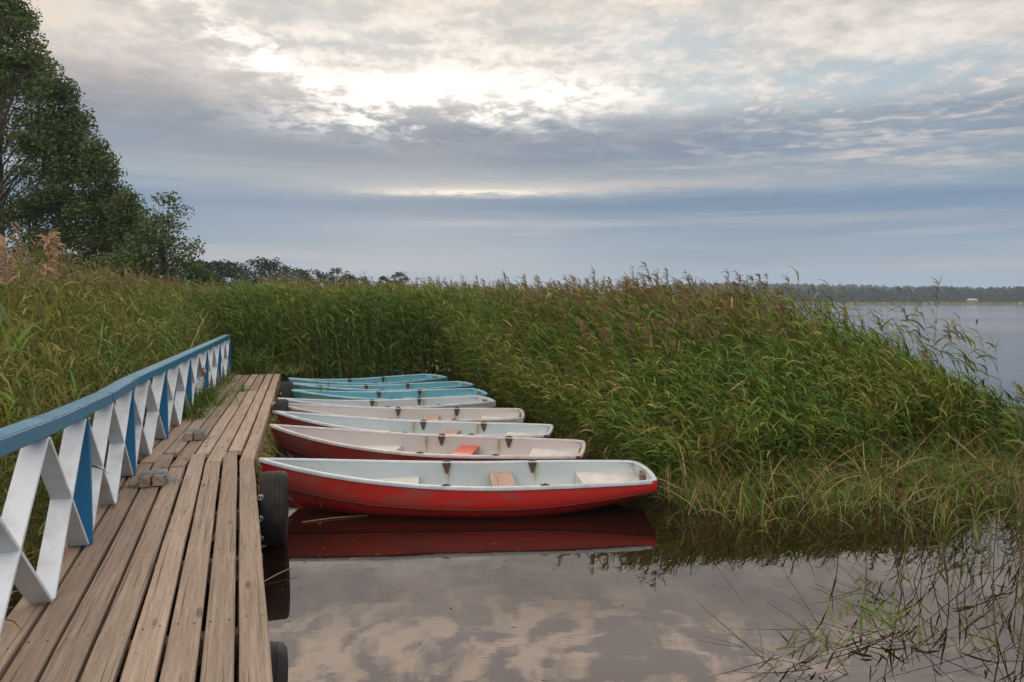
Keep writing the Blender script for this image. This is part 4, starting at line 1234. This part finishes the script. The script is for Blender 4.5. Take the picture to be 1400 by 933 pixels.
weed((-6.15, 18.45, DZ), 200, 0.95, 35, 'yellowish grass tuft arching at the far end of the railing', 0.13)
weed((-3.40, 7.05, DZ), 16, 0.12, 36, 'tiny green sprout beside the roped timber blocks', 0.03)
o = weed((-3.55, 15.15, 0.46), 12, 0.45, 37, 'thin green stalks standing in the bow of a turquoise boat', 0.05)

# ------------------------------------------------------------------ mooring blocks, padlock, floating bits
def mooring(loc, rz, lab, n):
    root = empty('mooring_block', loc, rz)
    for i in range(2):
        pl_ = Planks(); x = -0.055 + i * 0.105
        pl_.plank((x, -0.16 + 0.02 * i, 0.095), (x + 0.01, 0.17, 0.092 + 0.004 * i), 0.085, 0.088, 2, ch=0.005)
        pl_.build('timber', M_DECK, root)
    bm = bmesh.new()
    r = random.Random(n)
    for k in range(5):
        y0 = -0.08 + k * 0.022 + r.uniform(-0.01, 0.01)
        pts = [(-0.115, y0, 0.01), (-0.112, y0 + 0.01, 0.085), (-0.095, y0 + 0.01, 0.106), (0.0, y0 + 0.02, 0.11), (0.09, y0 + 0.015, 0.106), (0.112, y0, 0.085), (0.116, y0 - 0.01, 0.01)]
        add_tube(bm, [Vector(q_) + Vector((r.uniform(-.006, .006), r.uniform(-.012, .012), 0)) for q_ in pts], 0.0035, n=5)
    for k in range(5):
        a0 = r.uniform(0, 6.3); q = []
        p_ = Vector((0.12, r.uniform(-0.08, 0.08), 0.012))
        for _ in range(9):
            a0 += r.uniform(-0.9, 0.9); p_ = p_ + Vector((math.cos(a0), math.sin(a0), 0)) * 0.022; q.append(p_.copy()); p_.z = 0.008 + r.uniform(0, 0.012)
        add_tube(bm, q, 0.0032, n=5)
    bm_obj('rope', bm, M_ROPE, root, True)
    tag(root, lab, 'mooring block')
mooring((-3.23, 7.18, DZ + 0.004), 0.30, 'pair of timber blocks wound with pale blue rope, nearer to the viewer', 3)
mooring((-3.80, 9.55, DZ + 0.004), 0.24, 'pair of timber blocks with blue rope by the railing foot, farther away', 8)
root = empty('padlock', tuple(rp(12.9, 1.02) + Vector((0.095, 0, 0))), 0.3)
bm = bmesh.new(); add_box(bm, (0, 0, 0), (0.05, 0.12, 0.12), bevel=0.012); bm_obj('body', bm, M_LOCK, root)
bm = bmesh.new(); add_box(bm, (0.022, -0.062, 0.022), (0.04, 0.006, 0.05), bevel=0.002); bm_obj('front_plate', bm, M_LOCKW, root)
bm = bmesh.new(); add_tube(bm, [(0, 0.038 * math.cos(a), 0.05 + 0.075 * math.sin(a)) for a in np.linspace(0, PI, 11)], 0.008, n=8); bm_obj('shackle', bm, M_STEEL, root, True)
tag(root, 'red and white padlock locked onto a white brace of the railing', 'padlock')
bag = Bag(); m_ = 150
r = np.random.default_rng(77)
fx = r.uniform(-2.0, 2.2, m_); fy = r.uniform(4.2, 7.7, m_)
near_line = r.random(m_) < 0.5
fy = np.where(near_line, 6.55 + r.normal(0, 0.18, m_), fy)
ok = fx > edge_x(fy) + 0.15
fx, fy = fx[ok], fy[ok]; m_ = len(fx)
V, Q = ribbons(np.stack([fx, fy, np.full(m_, 0.004)], -1), r.uniform(0, 6.3, m_), np.zeros(m_), R(1) * r.uniform(-8, 3, m_), r.uniform(0.008, 0.045, m_), r.uniform(0.0015, 0.006, m_), r.normal(0, .2, m_), 4, [0.4, 1, 0.8, 0.2])
bag.add(V, Q, np.repeat(r.uniform(0.0, 0.3, m_), 8))
fl = link('floating_specks', bag.mesh('floating_specks'), [M_REED])
tag(fl, 'specks of seed and leaf floating on the brown water', 'debris', kind='stuff')
for (a, b, lab) in [((-1.95, 6.0, 0.0), (-1.72, 6.35, 0.05), 'pale straw floating beside the near tyre'),
                    ((-2.05, 7.75, 0.006), (-1.45, 8.0, 0.006), 'long pale stalk floating below the bow of the bright red boat')]:
    bm = bmesh.new(); add_tube(bm, [a, ((a[0] + b[0]) / 2, (a[1] + b[1]) / 2 + 0.02, (a[2] + b[2]) / 2 + 0.004), b], 0.006, 0.002, n=5)
    me = bpy.data.meshes.new('floating_stalk'); bm.to_mesh(me); bm.free()
    at_ = me.attributes.new('tone', 'FLOAT', 'POINT'); at_.data.foreach_set('value', [0.03] * len(me.vertices))
    tag(link('floating_stalk', me, M_REED, None, True), lab, 'stalk')

# ------------------------------------------------------------------ trees
def tree(name, loc, H, Rm, h0, nclump, leaves, leaf, seed, lab, group, prof='cone', mat=None, bark=None, trunk_r=None, clump_r=None, sparse=1.0, lean=0.0):
    r = np.random.default_rng(seed)
    root = empty(name, loc)
    mat = mat or M_TREE; bark = bark or M_BARK
    u = r.random(nclump) ** 0.85
    hh = h0 + (1 - h0) * u
    f = (hh - h0) / (1 - h0)
    if prof == 'cone': rad = Rm * np.clip(np.minimum(0.55 + f * 2.2, 1.0) * (1 - f) ** 0.75 + 0.06, 0, 1)
    else: rad = Rm * np.sqrt(np.clip(1 - (2 * f - 0.85) ** 2 / 1.35, 0.03, 1))
    a = r.uniform(0, 2 * PI, nclump); q = np.sqrt(r.uniform(0.08, 1.0, nclump)) * r.uniform(0.80, 1.2, nclump)
    C = np.stack([np.cos(a) * rad * q + lean * hh * H, np.sin(a) * rad * q, hh * H], -1)
    cr = (clump_r or 0.17 * Rm) * r.uniform(0.6, 1.35, nclump)
    nl = (leaves * (cr / cr.mean()) ** 2).astype(int) + 4
    idx = np.repeat(np.arange(nclump), nl)
    n = len(idx)
    g = r.normal(0, 1, (n, 3)); g /= np.maximum(1, np.linalg.norm(g, axis=1, keepdims=True) / 1.9)
    out = C[idx] - np.array([lean * H * 0.5, 0, H * 0.5])
    Pn = C[idx] + g * cr[idx][:, None] * np.array([1.0, 1.0, 0.62]) * 0.62
    s = leaf * r.uniform(0.6, 1.3, n)
    d1 = r.normal(0, 1, (n, 3)); d1[:, 2] *= 0.6; d1 /= np.linalg.norm(d1, axis=1, keepdims=True)
    d2 = np.cross(d1, r.normal(0, 1, (n, 3))); d2 /= np.linalg.norm(d2, axis=1, keepdims=True)
    V = np.stack([Pn - d1 * s[:, None], Pn + d2 * s[:, None] * 0.62, Pn + d1 * s[:, None], Pn - d2 * s[:, None] * 0.62], 1).reshape(-1, 3)
    Q = np.arange(n * 4).reshape(-1, 4)
    ct = r.random(nclump)
    tone = np.clip(0.15 + 0.55 * ct[idx] + r.normal(0, 0.14, n), 0, 0.95); tone[r.random(n) < 0.02] = 1.0
    link('crown', np_mesh('crown', V, Q, np.repeat(tone, 4)), mat, root)
    bm = bmesh.new(); tr = trunk_r or H * 0.013
    pts = [(lean * H * t * t + (0.02 * H * math.sin(t * 5 + seed) if t > 0 else 0) * 0.4, 0.01 * H * math.sin(t * 4 + seed * 2), H * t - 0.3 * (t == 0)) for t in np.linspace(0, 0.9, 10)]
    add_tube(bm, pts, tr, tr * 0.22, n=8)
    bl = bmesh.new()
    for i in range(0, nclump, max(1, nclump // 40)):
        c = C[i]; t0 = max(0.06, c[2] / H * 0.72 - 0.03)
        k_ = min(9, t0 / 0.1); p0 = Vector(pts[int(k_)]).lerp(Vector(pts[min(9, int(k_) + 1)]), k_ - int(k_))
        mid = p0.lerp(Vector(c), 0.5) + Vector((0, 0, -0.05 * H * 0.3))
        add_tube(bl, [p0, mid, Vector(c)], tr * 0.26, tr * 0.06, n=5, cap=False)
    bm_obj('trunk', bm, bark, root, True); bm_obj('limbs', bl, M_BARK, root, True)
    tag(root, lab, 'tree', group)
    return root
GT = 'trees on the left bank'
def lz(x, y): return float(land_z(np.array(float(x)), np.array(float(y))))
def TR(px, D): return ((px - 700) / 1089 * D, D)
def plant(px, D, H, Rm, h0, nc, lv, leaf, seed, lab, **kw):
    x, y = TR(px, D)
    return tree(kw.pop('name', 'broadleaf_tree'), (x, y, lz(x, y) - 0.05), H, Rm, h0, nc, lv, leaf, seed, lab, kw.pop('group', GT), **kw)
plant(8, 31, 14.0, 3.9, 0.10, 270, 170, 0.062, 41, 'tallest dark alder on the left, its top cut by the picture', trunk_r=0.16, clump_r=0.55)
plant(88, 30, 9.6, 2.6, 0.06, 150, 165, 0.060, 42, 'dark bushy alder leaning against the tallest tree', clump_r=0.48)
plant(140, 29, 7.0, 1.75, 0.05, 100, 150, 0.057, 43, 'rounded alder at the right of the tall pair', clump_r=0.42)
plant(178, 28, 5.0, 1.6, 0.05, 80, 140, 0.055, 44, 'low leafy alder between the rounded alder and the airy sapling', clump_r=0.4)
plant(228, 27, 5.0, 1.15, 0.30, 48, 60, 0.052, 45, 'airy young alder showing sky through its crown at the cluster edge', prof='round', clump_r=0.30)
plant(210, 26, 3.5, 1.75, 0.0, 70, 150, 0.055, 46, 'dense dark bush below the airy young alder', name='bush', prof='round', clump_r=0.45)
plant(252, 30, 3.0, 1.3, 0.0, 40, 120, 0.055, 47, 'low bush at the right foot of the tree cluster', name='bush', prof='round', clump_r=0.4)
plant(2, 24, 12.0, 2.0, 0.45, 60, 80, 0.08, 48, 'birch with a white trunk at the left picture edge', name='birch_tree', bark=M_BIRCH, trunk_r=0.11)
plant(-160, 30, 12.0, 3.6, 0.10, 120, 110, 0.09, 49, 'alder beyond the left edge of the picture')
GF = 'low line of trees beyond the reed bed'
FARL = [(280, 70, 366, 1.7, 'first low tree right of the alder cluster beyond the reeds'), (300, 95, 364, 2.2, 'leafy tree just left of the broadest far crown'),
        (325, 110, 361, 2.8, 'broad pale crown at the left of the far tree line'), (350, 115, 362, 3.0, 'full round crown in the middle of the far clump'),
        (373, 115, 360, 2.6, 'tallest round tree of the far tree line'), (392, 130, 372, 2.6, 'low wide tree right of the tallest far tree'),
        (412, 140, 373, 2.4, 'low bushy tree before the gap in the far line'), (434, 140, 374, 1.9, 'small round tree left of the gap in the far line'),
        (461, 140, 372, 2.5, 'solitary round tree right of the gap in the far line'), (480, 150, 381, 2.2, 'low bush beside the solitary round far tree'),
        (500, 150, 384, 1.8, 'thin low tree among the reed plumes'), (524, 150, 382, 1.5, 'narrow low tree left of the last dark tree'), (547, 150, 378, 2.0, 'last small dark tree standing alone on the reed skyline')]
for i, (px, D, top, Rm, lab) in enumerate(FARL):
    H = (416 - top) / 1089 * D + 2.16 - lz(*TR(px, D))
    plant(px, D, H, Rm, 0.08, 40, 34, 0.20, 60 + i, lab, group=GF, prof='round', mat=M_FAR, clump_r=0.30 * Rm)

# ------------------------------------------------------------------ far shore
def far_z(X_, Y_):
    b = smooth(505, 560, Y_ + 0.02 * X_)
    hill = 15.0 * smooth(620, 950, Y_) * (0.75 + 0.25 * np.sin(X_ * 0.006 + 1.0)) * smooth(60, 240, X_) 
    return -0.6 + 1.6 * b + hill + 2.0 * smooth(900, 1500, Y_)
V, Q = grid_mesh(np.linspace(-1800, 2600, 90), np.concatenate([np.linspace(480, 700, 20), np.linspace(720, 1600, 16)]), far_z)
m, nt, b = material('far_shore_ground')
n = nt.noise(nt.coord('Object'), 0.02, 5, 0.6)
nt.put(b.inputs['Base Color'], nt.mix(n, (0.11, 0.10, 0.05), (0.07, 0.08, 0.04))); b.inputs['Roughness'].default_value = 0.95
hills = link('hills', np_mesh('hills', V, Q), m, smooth=True)
tag(hills, 'low wooded hills on the far shore of the lake', 'hills', kind='structure')
bag = Bag(); r = np.random.default_rng(90)
def crowns(n, x0, x1, y0, y1, hmin, hmax):
    x = r.uniform(x0, x1, n); y = r.uniform(y0, y1, n); z = far_z(x, y)
    H = r.uniform(hmin, hmax, n); W = H * r.uniform(0.30, 0.50, n)
    nl = 60
    g = r.normal(0, 1, (n, nl, 3)); g /= np.linalg.norm(g, axis=2, keepdims=True)
    g *= r.uniform(0.75, 1.1, (n, nl, 1))
    con = (r.random(n) < 0.45)
    tpr = np.where(con[:, None], np.clip(0.95 - 0.85 * (g[..., 2] + 1) / 2, 0.05, 1), 1.0)
    C = np.stack([x[:, None] + g[..., 0] * W[:, None] * tpr, y[:, None] + g[..., 1] * W[:, None] * tpr, z[:, None] + H[:, None] * (0.5 + 0.5 * g[..., 2])], -1).reshape(-1, 3)
    s = np.repeat(W, nl) * 0.34
    m = len(C)
    d1 = r.normal(0, 1, (m, 3)); d1 /= np.linalg.norm(d1, axis=1, keepdims=True)
    d2 = np.cross(d1, r.normal(0, 1, (m, 3))); d2 /= np.linalg.norm(d2, axis=1, keepdims=True)
    V = np.stack([C - d1 * s[:, None], C - d2 * s[:, None], C + d1 * s[:, None], C + d2 * s[:, None]], 1).reshape(-1, 3)
    tone = np.repeat(np.clip(np.repeat(r.random(n) * 0.7, nl) + r.normal(0, 0.08, m), 0, 1), 4)
    bag.add(V, np.arange(m * 4).reshape(-1, 4), tone)
crowns(420, 150, 520, 545, 600, 6.5, 10.5)
crowns(900, 90, 760, 610, 800, 6, 9.5)
crowns(900, 60, 1000, 820, 980, 7, 10)
crowns(300, -300, 150, 600, 900, 5, 8)
forest = link('far_forest', bag.mesh('far_forest'), [M_FAR])
tag(forest, 'dark mixed forest along the far shore', 'forest', kind='stuff')
bag = Bag(); n = 2600
x = r.uniform(60, 520, n); y = r.uniform(503, 530, n)
V, Q = ribbons(np.stack([x, y, np.full(n, -0.1)], -1), r.uniform(0, 6.3, n), R(1) * r.uniform(60, 90, n), R(1) * r.uniform(10, 60, n), r.uniform(1.2, 2.4, n), r.uniform(0.3, 0.8, n), r.uniform(0, 3, n), 4, [1, 1, .8, .3])
bag.add(V, Q, np.repeat(r.uniform(0.12, 0.45, n), 8))
fr_ = link('far_reeds', bag.mesh('far_reeds'), [M_REED])
tag(fr_, 'tan strip of reeds along the far waterline', 'reeds', kind='stuff')
# small white house on the far shore
hx, hy = (1328 - 700) / 1089 * 535, 535
root = empty('shore_house', (hx, hy, 0.9), 0.1)
bm = bmesh.new(); add_box(bm, (0, 0, 1.2), (5.5, 3.4, 2.0)); bm_obj('wall', bm, mat_plain('house_wall', (0.16, 0.15, 0.14), 0.8), root)
bm = bmesh.new()
vs = [bm.verts.new(q) for q in ((-3.1, -2.1, 1.9), (3.1, -2.1, 1.9), (3.1, 0, 2.9), (-3.1, 0, 2.9), (3.1, 2.1, 1.9), (-3.1, 2.1, 1.9))]
for f in ((0, 1, 2, 3), (3, 2, 4, 5), (0, 3, 5), (1, 4, 2), (0, 5, 4, 1)): bm.faces.new([vs[i] for i in f])
bm_obj('roof', bm, mat_plain('house_roof', (0.5, 0.5, 0.52), 0.6), root)
tag(root, 'small white-roofed house on the far shore', 'house')

# ------------------------------------------------------------------ air over the lake
bm = bmesh.new(); add_box(bm, (0, 3000, 19.5), (12000, 9000, 43.0))
m = bpy.data.materials.new('evening_haze'); m.use_nodes = True
t = m.node_tree; t.nodes.clear()
pv = t.nodes.new('ShaderNodeVolumePrincipled'); pv.inputs['Density'].default_value = 0.0004; pv.inputs['Color'].default_value = (0.66, 0.82, 1.0, 1)
t.links.new(pv.outputs[0], t.nodes.new('ShaderNodeOutputMaterial').inputs['Volume'])
hz = bm_obj('haze', bm, m); tag(hz, 'thin blue evening haze over the lake', 'haze', kind='stuff')
